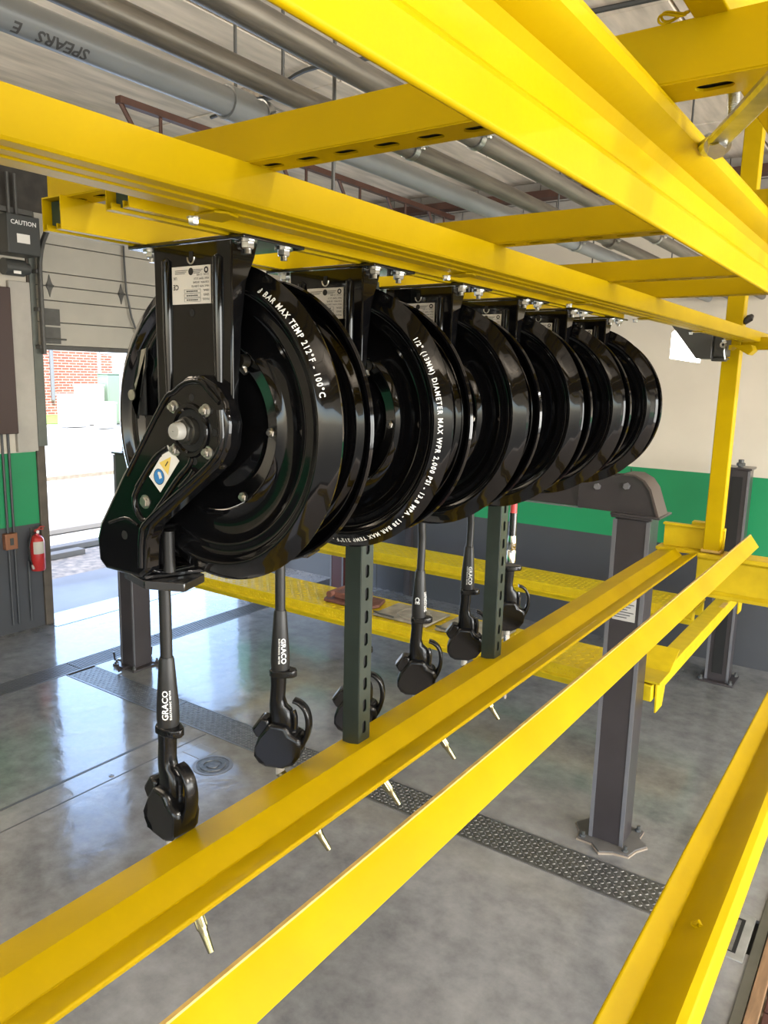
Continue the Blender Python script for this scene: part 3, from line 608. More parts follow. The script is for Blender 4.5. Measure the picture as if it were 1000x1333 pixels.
bm = bm_new(); box(bm, (-.792, 3.795, 2.2012), (-.703, 3.875, 2.215)); part('weld_foot', bm, TAN, t, bevel=.003)
t = thing('far_cross_beam', (0, 3.84, 3.15), 'yellow cross beam joining the frame post at reel height, right edge', 'beam')
bm = bm_new(); box(bm, (-.708, 3.81, 3.145), (1.6, 3.86, 3.20)); part('beam', bm, YEL, t, bevel=.004)
bm = bm_new(); prism(bm, [(-.632, 3.157), (-.62, 3.135), (-.64, 3.115), (-.70, 3.15), (-.72, 3.135), (-.72, 3.157)], 1, 3.6, 3.70); part('end_connector', bm, YEL, t, bevel=.002)
# flood lamp at the post
fl = thing('flood_lamp', (-.86, 3.72, 3.1), 'dark wedge shaped flood lamp with a glowing lens beside the yellow post', 'lamp')
bm = bm_new(); prism(bm, [(-.985, 3.25), (-.80, 3.225), (-.80, 3.10), (-.865, 3.10)], 1, 3.66, 3.80); part('housing', bm, DKM, fl, bevel=.004)
bm = bm_new(); box(bm, (-.80, 3.68, 3.11), (-.745, 3.78, 3.22)); box(bm, (-.81, 3.70, 3.09), (-.75, 3.76, 3.11)); part('driver_box', bm, DKM, fl, bevel=.006)
bm = bm_new(); prism(bm, [(-.975, 3.225), (-.985, 3.215), (-.985, 3.10), (-.885, 3.085), (-.885, 3.10)], 1, 3.69, 3.84); part('lens', bm, LENS, fl, smooth=0)
bm = bm_new(); tube(bm, [(-.757, 3.68, 3.19), (-.745, 3.66, 3.17), (-.75, 3.66, 3.13), (-.745, 3.67, 3.10), (-.735, 3.70, 3.10)], .004, 6); lathe(bm, [(.006, 0), (.014, 0), (.014, .004), (.006, .004)], (-.755, 3.66, 3.16), 1, 12); part('mounting_bracket', bm, ZINC, fl)
bm = bm_new(); tube(bm, [(-.708, 3.81, 3.262), (-.688, 3.82, 3.283), (-.680, 3.83, 3.295)], [.012, .018, .009], 10)
tag(obj('cable_end', bm, RUB), 'short black cable end poking out behind the yellow post', 'cable')

# forged clip, rod and bolt at the top right
hk = thing('beam_clamp', (-.16, .72, 3.2), 'galvanised flat clamp bar with hex bolt hooked on the near rail', 'clamp')
bm = bm_new()
A, B = Vector((-.188, .770, 3.2035)), Vector((-.085, .545, 3.192)); rings = []
for k in range(21):
    q = k/20; p = A.lerp(B, q); wv = .0092 if q > .2 else .0092+.0035*math.sin(min(1, q/.2)*PI); th = .0028
    if k == 0: wv = .005
    d = (B-A).normalized(); s_ = d.cross(Vector((.25, -.7, -.65)).normalized()).normalized(); nn = s_.cross(d)
    rings.append([p+s_*wv+nn*th*.6, p+s_*wv*.72+nn*th*1.5, p-s_*wv*.72+nn*th*1.5, p-s_*wv+nn*th*.6, p-s_*wv-nn*th*.6, p-s_*wv*.72-nn*th*1.5, p+s_*wv*.72-nn*th*1.5, p+s_*wv-nn*th*.6])
ring_loft(bm, rings); part('clamp_bar', bm, GALV, hk, smooth=20)
P = A.lerp(B, .16)
bm = bm_new(); d = Vector((.10, -.62, -.78)).normalized()
for r_, a_, b_ in ((.0110, .003, .0055), (.0078, .0055, .0135)):
    n_ = 6 if r_ < .01 else 20; tube(bm, [P+d*a_, P+d*b_], r_, n_)
part('hex_bolt', bm, ZINC, hk)
bm = bm_new(); tube(bm, spline([(-.186, .765, 3.206), (-.188, .785, 3.215), (-.194, .80, 3.224), (-.206, .81, 3.222), (-.212, .815, 3.210)], 4), .0045, 8); part('hook_tip', bm, GALV, hk)
bm = bm_new(); pts = [(-.1505-.006*q, .660+.062*q, 3.262-.068*q) for q in [k/150 for k in range(121)]]
tube(bm, pts, [.0052 if (k < 45 or k % 2) else .0047 for k in range(121)], 12)
tag(obj('threaded_rod', bm, GALV), 'threaded steel rod dropping from the first cross strut behind the clamp', 'rod')
bm = bm_new(); tube(bm, [(-.196, 1.0, 3.222), (-.20, .96, 3.228)], .003, 6); bm.free()

# ---------------------------------------------------------------- pipes overhead
def ypipe(name, x, z, r, y0, y1, mt, label, grp=None):
    t = thing(name, (x, y0, z), label, 'pipe', grp); bm = bm_new(); cyl(bm, (x, y0, z), (x, y1, z), r, 32); part('pipe', bm, mt, t); return t
p1 = ypipe('overhead_pipe', -1.965, 3.85, .0445, -2.5, 8.6, PVC, 'thick grey plastic pipe with printed lettering, leftmost overhead')
p2 = ypipe('overhead_pipe', -1.735, 3.85, .036, -2.5, 8.6, PIPE, 'dark steel overhead pipe, middle of the three', 'overhead service pipes')
p3 = ypipe('overhead_pipe', -1.455, 3.85, .036, -2.5, 8.6, PIPE, 'dark steel overhead pipe, rightmost of the three', 'overhead service pipes')
for p, x, r in ((p1, -1.965, .0445), (p2, -1.735, .036), (p3, -1.455, .036)):
    for y in (2.05 if p is p1 else 2.62, 4.9, 7.6):
        bm = bm_new(); lathe(bm, [(r+.001, -.016), (r+.006, -.016), (r+.006, .016), (r+.001, .016)], (x, y, 3.85), 1, 32); box(bm, (x+r+.0, y-.014, 3.85-.003), (x+r+.035, y+.014, 3.85+.003)); part('pipe_clamp', bm, GALV, p)
        bm = bm_new(); hexhead(bm, (x+r+.022, y, 3.847), .010, .009, 2, -1); part('clamp_bolt', bm, ZINC, p)
bm = bm_new(); lathe(bm, [(.0446, 0), (.053, 0), (.053, -.10), (.0446, -.10)], (-1.965, 1.98, 3.85), 1, 36); part('coupling', bm, PVC, p1)
bm = bm_new(); lathe(bm, [(.0362, 0), (.047, 0), (.047, -.08), (.0362, -.08)], (-1.735, 4.95, 3.85), 1, 36); part('coupling', bm, PIPE, p2)
# printed lettering on the grey pipe (reads upside down from the camera)
PTY = 1.29
def onpipe(u, v):
    a = math.radians(-36)+v/.0447; return (-1.965+.0452*math.cos(a), PTY+u*-1.0, 3.85+.0452*math.sin(a))
bm = bm_new(); text_bm(bm, 'SPEARS', .046, lambda u, v: onpipe(u, -v), bold=.0010, sub=.010)
part('printed_lettering', bm, INKG, p1, smooth=0); bm = bm_new(); text_bm(bm, 'E', .046, lambda u, v: onpipe(u+.125, -v), bold=.0010, sub=.010); part('printed_lettering', bm, INKG, p1, smooth=0)
hs = thing('pipe_hanger_strut', (-1.7, 2.05, 3.92), 'short hanger strut above the grey plastic pipe near the camera', 'hanger', 'pipe hanger struts')
for i, y in enumerate((2.05, 4.9, 7.6)):
    h = hs if i == 0 else thing('pipe_hanger_strut', (-1.7, y, 3.92), ['', 'galvanised hanger strut across the pipes, second from the camera', 'galvanised hanger strut across the pipes by the far wall'][i], 'hanger', 'pipe hanger struts')
    bm = bm_new(); strut(bm, .85 if i else .27, lambda u, v, t: (-2.12+u, y-.02+v, 3.905+t), slots=False); part('channel', bm, PIPE, h, solid=.0022, smooth=0)
    for x in (-2.09, -1.30 if i else -1.87): bm = bm_new(); cyl(bm, (x, y, 3.90), (x, y, ZC), .006, 8); part('hanger_rod', bm, DKM, h)
for i, (x, y) in enumerate(((-1.581, 1.962), (-2.40, 6.4))):
    bm = bm_new(); cyl(bm, (x, y, 3.2 if i == 0 else 3.9), (x, y, ZC), .006, 8)
    tag(obj('drop_rod', bm, DKM), ['thin black rod hanging from the ceiling between first and second pipe', 'thin black rod hanging near the far wall beyond the pipes'][i], 'rod')
bm = bm_new(); tube(bm, spline([(-5.4, 5.0, 5.16), (-4.6, 4.82, 5.14), (-4.0, 4.62, 5.16), (-3.4, 4.62, 5.13), (-2.9, 4.74, 5.16), (-1.2, 4.9, 5.17), (.5, 5.0, 5.17)], 5), .016, 6); tag(obj('ceiling_cable', bm, DKM), 'dark cable strung across the ceiling planks above the pipes', 'cable')
# brown open web joist
tj = thing('steel_joist', (-5.05, 3.78, 4.5), 'brown open web steel joist below the ceiling, seen behind the pipes', 'joist')
bm = bm_new(); box(bm, (-5.08, 3.78, 4.88), (-5.02, YF, 4.93)); part('top_chord', bm, BRN, tj, smooth=0)
bm = bm_new(); box(bm, (-5.075, 4.05, 4.44), (-5.025, YF, 4.48)); part('bottom_chord', bm, BRN, tj, smooth=0)
yy = 3.8
while yy < 8.3:
    bm = bm_new(); tube(bm, [(-5.05, yy, 4.89), (-5.05, yy+.32, 4.46)], .018, 6); part('web_member', bm, BRN, tj)
    bm = bm_new(); tube(bm, [(-5.05, yy+.36, 4.46), (-5.05, yy+.36, 4.89)], .014, 6); part('web_member', bm, BRN, tj); yy += .85
bm = bm_new(); box(bm, (XL, YF-.22, 4.98), (XR, YF-.05, 5.06)); tag(obj('wall_beam', bm, BRN, smooth=0), 'brown steel beam running along the top of the far wall', 'beam')
# added fill lamps, out of view, to brighten floor, rails and ceiling
for i, (x, y) in enumerate(((4.4, 1.2), (4.8, 5.2), (-4.2, .2), (1.6, -2.2))):
    H = (4.75, 4.75, 4.1, 4.1)[i]
    t = thing('fill_lamp', (x, y, H), ['added long fill lamp right of the camera', 'added long fill lamp in the right rear bay', 'added long fill lamp left behind the camera', 'added long fill lamp behind the camera'][i], 'lamp', 'added fill lamps out of view')
    bm = bm_new(); box(bm, (x-.9, y-.09, H+.02), (x+.9, y+.09, H+.10)); part('housing', bm, WBOX, t, bevel=.01)
    for dx in (-.7, .7): bm = bm_new(); cyl(bm, (x+dx, y, H+.1), (x+dx, y, ZC), .006, 8); part('hanger_rod', bm, DKM, t)
    area('fill_light', (x, y, H-.01), (x, y, 0), 1.7, .16, (230, 150, 4, 6)[i], (1, .96, .88))
    area('fill_uplight', (x, y, H+.12), (x, y, 6), 1.7, .16, (90, 110, 150, 70)[i], (1, .95, .88))  # added uplight to brighten the ceiling
    bm = bm_new(); box(bm, (x-.88, y-.08, H), (x+.88, y+.08, H+.02)); part('diffuser', bm, LENS, t, smooth=0)

# ---------------------------------------------------------------- hose reels
XC, ZH, RD = -.874, 2.913, .2366
YFD, YRD = .818, .920
PITCH = .299
def make_reel():
    t = thing('hose_reel', (XC, .84, 3.181), '', 'hose reel', 'black hose reels hanging in a row')
    hub = (XC, 0, ZH)
    bm = bm_new(); box(bm, (-1.015, .768, 3.1745), (-.770, .892, 3.1805)); part('mounting_plate', bm, BLK2, t, bevel=.0015)
    for x in (-.992, -.790):
        for y in (.795, .868):
            bm = bm_new(); lathe(bm, [(.001, 0), (.0135, 0), (.0135, -.0025), (.001, -.0025)], (x, y, 3.1745), 2, 20); hexhead(bm, (x, y, 3.172), .0095, .008, 2, -1); cyl(bm, (x, y, 3.165), (x, y, 3.158), .005, 10); part('mounting_bolt', bm, ZINC, t)
    # pedestal
    w2 = .0775; arc = [(XC+w2*math.cos(a), ZH+.005+w2*math.sin(a)) for a in [PI+PI*k/16 for k in range(17)]]
    bm = bm_new(); prism(bm, [(XC-w2-.004, 3.174)]+arc+[(XC+w2+.002, 3.174)], 1, .768, .7715)
    for s in (-1, 1):
        x = XC+s*(w2+.0015); prism(bm, [(.768, 3.174), (.818, 3.174), (.812, 3.155), (.795, 3.12), (.786, 3.06), (.779, 2.97), (.775, 2.93), (.768, 2.92)], 0, x-.0018, x+.0018)
    part('pedestal', bm, BLK, t, bevel=.0016, seg=3)
    for s in (-1, 1):
        x = XC+s*.053; bm = bm_new(); tube(bm, [(x, .769, 3.157), (x, .769, 3.152), (x+0, .769, 3.05), (x, .769, 2.955)], [.002, .0085, .0085, .006], 12, flat=1)
        part('pressed_rib', bm, BLK, t)
    bm = bm_new()
    disc(bm, (XC, .7675, 3.079), .0055, 1); part('hole', bm, DARK, t, smooth=0)
    bm = bm_new(); box(bm, (XC-.004, .7672, 3.150), (XC+.004, .7676, 3.163)); part('hole', bm, DARK, t, smooth=0)
    bm = bm_new(); tube(bm, [(XC+.007*math.cos(a), .767, 3.155+.009*math.sin(a)) for a in [PI*1.0+PI*q/8 for q in range(9)]], .0012, 6); part('hole_rim', bm, ZINC, t)
    # rating plate, printed upside down
    bm = bm_new(); box(bm, (XC-.040, .7666, 3.091), (XC+.040, .7678, 3.143)); nm = part('rating_plate', bm, WHT, t, smooth=0)
    F = lambda x0, z0: (lambda u, v: (x0-u, .7662, z0-v))
    bm = bm_new()
    for k, s_ in enumerate(('MODEL', 'SERIES', 'SERIAL')): text_bm(bm, s_, .0042, F(XC+.0375, 3.0955+k*.0060+.003), 'LEFT')
    for k, s_ in enumerate(('MAX WPR 2,000 PSI', '13.8 MPA 138 BAR', 'MAX TEMP 212 F', '1/2 IN  13 MM')): text_bm(bm, s_, .0042, F(XC+.0375, 3.1165+k*.0052), 'LEFT')
    text_bm(bm, 'CE', .010, F(XC-.0255, 3.118), 'LEFT', bold=.0002); text_bm(bm, 'UK', .006, F(XC-.029, 3.129), 'LEFT')
    for k in range(3):
        z = 3.0940+k*.0060
        for a_, b_ in (((XC-.014, z), (XC+.020, z+.0003)), ((XC-.014, z+.0048), (XC+.020, z+.0051)), ((XC-.014, z), (XC-.0137, z+.005)), ((XC+.0197, z), (XC+.020, z+.005))): box(bm, (a_[0], .7661, a_[1]), (b_[0], .7663, b_[1]))
        for q in range(6): box(bm, (XC-.009+q*.004, .7661, z+.0016), (XC-.0065+q*.004, .7663, z+.0034))
    for k in range(3): box(bm, (XC-.033, .7661, 3.1372-k*.0022), (XC-.006-.003*k, .7663, 3.1379-k*.0022)); box(bm, (XC+.006, .7661, 3.1372-k*.0022), (XC+.025-.003*k, .7663, 3.1379-k*.0022))
    disc(bm, (XC+.0005, .7661, 3.1355), .0052, 1, 16); lathe(bm, [(.0022, 0), (.0044, 0), (.0044, .0001), (.0022, .0001)], (XC+.032, .7661, 3.1365), 1, 16)
    part('plate_print', bm, INK, nm, smooth=0)
    # discs
    def face_prof(s):      # s=-1 faces the camera
        q = [(.020, .012), (.030, .012), (.034, .004), (.085, .004), (.092, .010), (.100, .010), (.106, .004), (.122, .004), (.128, -.002), (.134, .003), (.142, .006), (.172, .006), (.178, -.001), (.184, -.002), (.189, .001), (.195, .000), (.201, -.004), (.206, -.0095), (.209, -.0112), (.2115, -.0105), (.220, -.0045), (.228, .001), (.233, .0045), (.2366, .008), (.2355, .0115), (.231, .012)]
        q = [(r*(.955 if s > 0 else 1.012), -h if s > 0 else h) for r, h in q]
        back = [(r-.001, h+.002*(-s)) for r, h in reversed(q)]
        return q+back
    bm = bm_new(); lathe(bm, face_prof(-1), (XC-.004, YFD-.007, ZH+.004), 1, 112); d1 = part('front_disc', bm, BLK, t, smooth=50)
    bm = bm_new(); lathe(bm, face_prof(1), (XC-.002, YRD-.004, ZH+.002), 1, 112); part('rear_disc', bm, BLK, t, smooth=50)
    for k in range(4):
        a = math.radians(62-62*k) if k else math.radians(62)
        a = [math.radians(60), math.radians(0), math.radians(-60), math.radians(182)][k]
        bm = bm_new(); c_ = (XC+.114*math.cos(a), YFD-.006, ZH+.114*math.sin(a)); hexhead(bm, c_, .0075, .006, 1, -1); cyl(bm, c_, (c_[0], c_[1]-.010, c_[2]), .0035, 8); part('disc_bolt', bm, ZINC, d1)
    # lever, pawl spring and window in the disc
    bm = bm_new(); a = math.radians(159); c_ = (XC-.185, YFD-.004, ZH+.043); cyl(bm, c_, (c_[0], c_[1]-.012, c_[2]), .0105, 16); box(bm, (XC-.178, YFD-.012, ZH+.01), (XC-.160, YFD-.006, ZH+.115)); part('pawl_window', bm, DARK, d1, bevel=.003)
    bm = bm_new(); cyl(bm, c_, (c_[0], c_[1]-.015, c_[2]), .0088, 14); prism(bm, [(XC-.188, ZH+.03), (XC-.176, ZH+.005), (XC-.172, ZH+.03), (XC-.180, ZH+.06), (XC-.172, ZH+.075), (XC-.160, ZH+.115), (XC-.148, ZH+.118), (XC-.152, ZH+.09), (XC-.165, ZH+.06), (XC-.17, ZH+.04)], 1, YFD-.016, YFD-.012); part('pawl', bm, ZINC, d1)
    bm = bm_new(); c_ = (XC+.06, YFD-.004, ZH+.10); cyl(bm, c_, (c_[0], c_[1]-.014, c_[2]), .010, 14); tube(bm, [(c_[0]-.006, c_[1]-.004, c_[2]-.004), (c_[0]+.004, c_[1]-.004, c_[2]-.018)], [.009, .004], 8); part('latch_pin', bm, ZINC, d1)
    # lettering ring (slanted band)
    def ringmap(u, v, a0):
        a = a0-u/.222; r = .2165+v*.9; h = -.0105+(r-.214)*.70; return (XC+r*math.cos(a), YFD-.007+h-.0012, ZH+r*math.sin(a))
    bm = bm_new(); text_bm(bm, '1/2" (13MM) DIAMETER MAX WPR 2,000 PSI - 13.8 MPA - 138 BAR MAX TEMP 212\u00b0F - 100\u00b0C', .0108, lambda u, v: ringmap(u, v, 0), 'LEFT', spacing=1.30, bold=.0003)
    part('disc_lettering', bm, WINK, d1, smooth=0)
    # drum and wound hose
    bm = bm_new(); prof = [(.10, .012)]
    yy_ = [.014+.0205*k for k in range(5)]
    for y_ in yy_:
        for q in range(7): a = PI-PI*q/6; prof.append((.150+.010*math.sin(a), y_+.010-.010*math.cos(PI-a)))
    prof += [(.10, .108)]; prof = [(r, min(.098, max(.010, h))) for r, h in prof]
    lathe(bm, prof, (XC, YFD, ZH), 1, 72); part('wound_hose', bm, HOSEM, t, smooth=60)
    # guide arm
    arm = [(-.797, 2.925), (-.803, 2.955), (-.822, 2.979), (-.850, 2.992), (-.880, 2.991), (-.908, 2.976), (-.932, 2.950), (-1.035, 2.836), (-1.098, 2.750), (-1.109, 2.722), (-1.106, 2.684), (-1.088, 2.672), (-1.000, 2.672), (-.984, 2.684), (-.980, 2.735), (-.966, 2.760), (-.872, 2.828), (-.815, 2.870), (-.800, 2.895)]
    bm = bm_new(); prism(bm, arm, 1, .748, .779); ga = part('guide_arm', bm, BLK, t, bevel=.007, seg=4, smooth=40)
    cxm, czm = -.93, 2.83
    def bead(pts, r, close=False, nm='pressed_bead'):
        bm = bm_new(); P = []
        n = len(pts); rng = n if close else n-1
        for i in range(rng):
            p0, p1, p2, p3 = [pts[(i+k-1) % n] if close else pts[min(max(i+k-1, 0), n-1)] for k in range(4)]
            for s in range(4):
                q = s/4; P.append(tuple(.5*((2*b)+(-a+c)*q+(2*a-5*b+4*c-d)*q*q+(-a+3*b-3*c+d)*q**3) for a, b, c, d in zip(p0, p1, p2, p3)))
        if not close: P.append(pts[-1])
        tube(bm, [(x, .7485, z) for x, z in P], r, 10, close=close); part(nm, bm, BLK, ga, smooth=60)
    bead([(x+( .012 if x < -1.05 else (-.010 if x > -.83 else 0)), z+(-.010 if z > 2.96 else 0)) for x, z in arm[1:7]]+[(-1.022, 2.835)], .0045)
    bead([(-.812, 2.945), (-.811, 2.90), (-.83, 2.872), (-.88, 2.835), (-.975, 2.768), (-.992, 2.74), (-.996, 2.69)], .0055)
    bead([(-.924, 2.884), (-.955, 2.866), (-.998, 2.815), (-1.006, 2.795), (-.995, 2.772), (-.975, 2.768), (-.955, 2.785), (-.905, 2.838), (-.878, 2.862), (-.872, 2.874)], .0050)
    bead([(-.940, 2.875), (-.962, 2.858), (-.998, 2.818)], .0050); bead([(-.897, 2.828), (-.876, 2.845), (-.866, 2.857)], .0060)
    bead([(-1.072, 2.752), (-1.030, 2.765), (-1.000, 2.757)], .003)
    # hub
    bm = bm_new(); lathe(bm, [(.030, -.002), (.033, -.006), (.038, -.006), (.041, 0), (.041, .006), (.030, .006)], (XC, .750, ZH), 1, 40); hr = part('hub_ring', bm, BLK, ga)
    bm = bm_new(); disc(bm, (XC, .7478, ZH), .031, 1, 32); part('hub_recess', bm, DARK, ga, smooth=0)
    bm = bm_new(); lathe(bm, [(.001, 0), (.020, 0), (.020, -.010), (.014, -.012), (.001, -.012)], (XC, .748, ZH), 1, 24); hexhead(bm, (XC, .738, ZH), .0185, .008, 1, -1); part('swivel_nut', bm, mat('dark_nut', (.06, .058, .05), .3, metal=.7) if 'dark_nut' not in bpy.data.materials else bpy.data.materials['dark_nut'], ga)
    bm = bm_new(); lathe(bm, [(.001, 0), (.0125, 0), (.0125, -.010), (.011, -.014), (.001, -.015)], (XC, .731, ZH), 1, 24); part('inlet_cap', bm, GRYC, ga)
    for dx, dz in ((-.0335, .032), (.0335, .030), (-.032, -.030), (.0365, -.029)):
        bm = bm_new(); c_ = (XC+dx, .7485, ZH+dz); lathe(bm, [(.001, 0), (.0095, 0), (.0095, -.002), (.001, -.002)], c_, 1, 16); hexhead(bm, (c_[0], .7465, c_[2]), .0072, .006, 1, -1); cyl(bm, c_, (c_[0], .737, c_[2]), .0036, 8); part('arm_bolt', bm, ZINC, ga)
    bm = bm_new(); c_ = (-.980, .7485, 2.797); hexhead(bm, c_, .0085, .006, 1, -1); lathe(bm, [(.001, 0), (.011, 0), (.011, -.0015), (.001, -.0015)], c_, 1, 16); part('arm_bolt', bm, ZINC, ga)
    for hx, hz, hr_ in ((XC+.004, ZH+.047, .0055), (XC+.050, ZH, .0055), (XC+.008, ZH-.044, .0055), (XC-.046, ZH-.002, .0055), (-1.034, 2.737, .0075)):
        bm = bm_new(); disc(bm, (hx, .7477, hz), hr_, 1, 16); part('hole', bm, DARK, ga, smooth=0)  # flat dark discs, the shade of each hole painted on
    # warning label
    L0 = Vector((-.934, 2.852)); ang = math.radians(49); du = Vector((math.cos(ang), math.sin(ang))); dv = Vector((-math.sin(ang), math.cos(ang)))
    Q = lambda u, v, y: (L0.x+du.x*u+dv.x*v, y, L0.y+du.y*u+dv.y*v)
    def flat(bm, pts, y): bm.faces.new([bm.verts.new(Q(u, v, y)) for u, v in pts])
    bm = bm_new(); pts = [(-.034, -.0165), (.034, -.0165), (.034, .0165), (-.034, .0165)]; vs = [bm.verts.new(Q(u, v, .7475)) for u, v in pts]+[bm.verts.new(Q(u, v, .7483)) for u, v in pts]
    for q in ((0, 1, 2, 3), (7, 6, 5, 4), (0, 4, 5, 1), (1, 5, 6, 2), (2, 6, 7, 3), (3, 7, 4, 0)): bm.faces.new([vs[i] for i in q])
    wlb = part('warning_label', bm, WHT, ga, smooth=0)
    bm = bm_new(); flat(bm, [(.000, -.013), (.000, .013), (.026, 0)], .7471); part('yellow_triangle', bm, YLAB, ga, smooth=0)
    bm = bm_new(); flat(bm, [(.006, -.001), (.006, .001), (.016, .001), (.016, -.001)], .7469); lathe(bm, [(.0112, 0), (.0122, 0), (.0122, .0001), (.0112, .0001)], Q(-.017, 0, .7471), 1, 24); part('label_print', bm, INK, ga, smooth=0)
    bm = bm_new(); disc(bm, Q(-.017, 0, .7472), .0112, 1, 24); part('blue_disc', bm, BLUE, ga, smooth=0)
    bm = bm_new(); flat(bm, [(-.013, -.006), (-.009, .002), (-.015, .004), (-.019, -.003)], .7470); disc(bm, Q(-.013, .003, .7469), .003, 1, 10); part('white_symbol', bm, WHT, ga, smooth=0)
    for o_ in [ga]+list(ga.children): o_.data.transform(Matrix.Translation((.014, 0, 0)))
    # roller bracket below / behind the arm
    bm = bm_new()
    prism(bm, [(-1.104, .779), (-.985, .757), (-.950, .85), (-1.0, .945), (-1.104, .945)], 2, 2.667, 2.674)
    box(bm, (-1.106, .777, 2.672), (-1.101, .93, 2.76)); prism(bm, [(-1.106, 2.672), (-.99, 2.672), (-1.0, 2.70), (-1.03, 2.745), (-1.09, 2.76), (-1.106, 2.75)], 1, .928, .934)
    part('roller_bracket', bm, BLK, t, bevel=.0015)
    bm = bm_new(); prism(bm, [(-1.063, .776), (-.985, .755), (-.923, .784), (-.944, .845), (-1.06, .86)], 2, 2.652, 2.667); part('outlet_tray', bm, BLK2, t, bevel=.002)
    bm = bm_new()
    for y in (.862, .944-.03): cyl(bm, (-1.095, y, 2.69), (-.985, y, 2.69), .0095, 14)
    for x in (-1.085, -.965): cyl(bm, (x, .79, 2.678), (x, .79, 2.745), .0095, 14)
    part('guide_roller', bm, RUB, t)
    bm = bm_new(); F_ = []
    for k in range(28):
        a = 2*PI*k/28; ce, se = math.cos(a), math.sin(a); F_.append((-.978-.004*se, .835+math.copysign(abs(ce)**.5, ce)*.078, 2.712+math.copysign(abs(se)**.5, se)*.037))
    tube(bm, F_, .0045, 8, close=True); part('bracket_frame', bm, BLK, t, smooth=60)
    return t, d1
reel, d1 = make_reel()
HXS = [-1.03, -1.035, -1.05, -1.06, -1.06, -1.06]; HRA = [.8074, 1.0895, 1.35, 1.6116, 1.867, 2.145]
HYS = [-x*r for x, r in zip(HXS, HRA)]; HSC = [-x/1.115 for x in HXS]
RL = ['nearest black hose reel, showing temperature lettering and its whole guide arm', 'second black hose reel, with diameter and pressure lettering on its rim', 'third black hose reel, above the nearer slotted post', 'fourth black hose reel of the row', 'fifth black hose reel, above the farther slotted post', 'farthest black hose reel, its rear disc against the pale wall']
ZE = [3-(3-z)*k for z, k in zip((2.465, 2.480, 2.45, 2.455, 2.475, 2.49), HSC)]        # height at which each hose enters its handle
proto = reel
reels = []
for i in range(6):
    r = proto if i == 0 else copy_tree(proto)
    r.location = (XC, .84+PITCH*i, 3.181); r['label'] = RL[i]; reels.append(r)
bpy.context.view_layer.update()
# rotate lettering per reel: each lettering mesh is its own object, rotated about the disc axis
LA = [math.radians(a) for a in (158, 42, 235, 235, 235, 235)]
full = 74*.0098
for i, r in enumerate(reels):
    for d in r.children:
        if d.name.startswith('front_disc'):
            for c in d.children:
                if c.name.startswith('disc_lettering'):
                    a = LA[i]; ctr = Vector((0, 0, ZH-3.181))
                    M_ = Matrix.Translation(ctr) @ Matrix.Rotation(-a, 4, 'Y') @ Matrix.Translation(-ctr)
                    c.matrix_local = M_
                    if i == 0: c0 = c
def hose(i):
    y = HYS[i]; HX = HXS[i]; r = reels[i]; bm = bm_new(); yr = .862+PITCH*i
    pts = spline([(-1.005, yr, 2.85), (-1.020, yr, 2.80), (HX, (y+yr)/2, 2.74), (HX, y, 2.68), (HX, y, 2.60), (HX, y+(.004 if i in (3, 4) else 0), 2.56), (HX, y, ZE[i]-.02)], 4)
    tube(bm, pts, .0105, 14); o = obj('hose', bm, RUB, r); o.data.transform(Matrix.Translation(-r.location))
for i in range(6): hose(i)

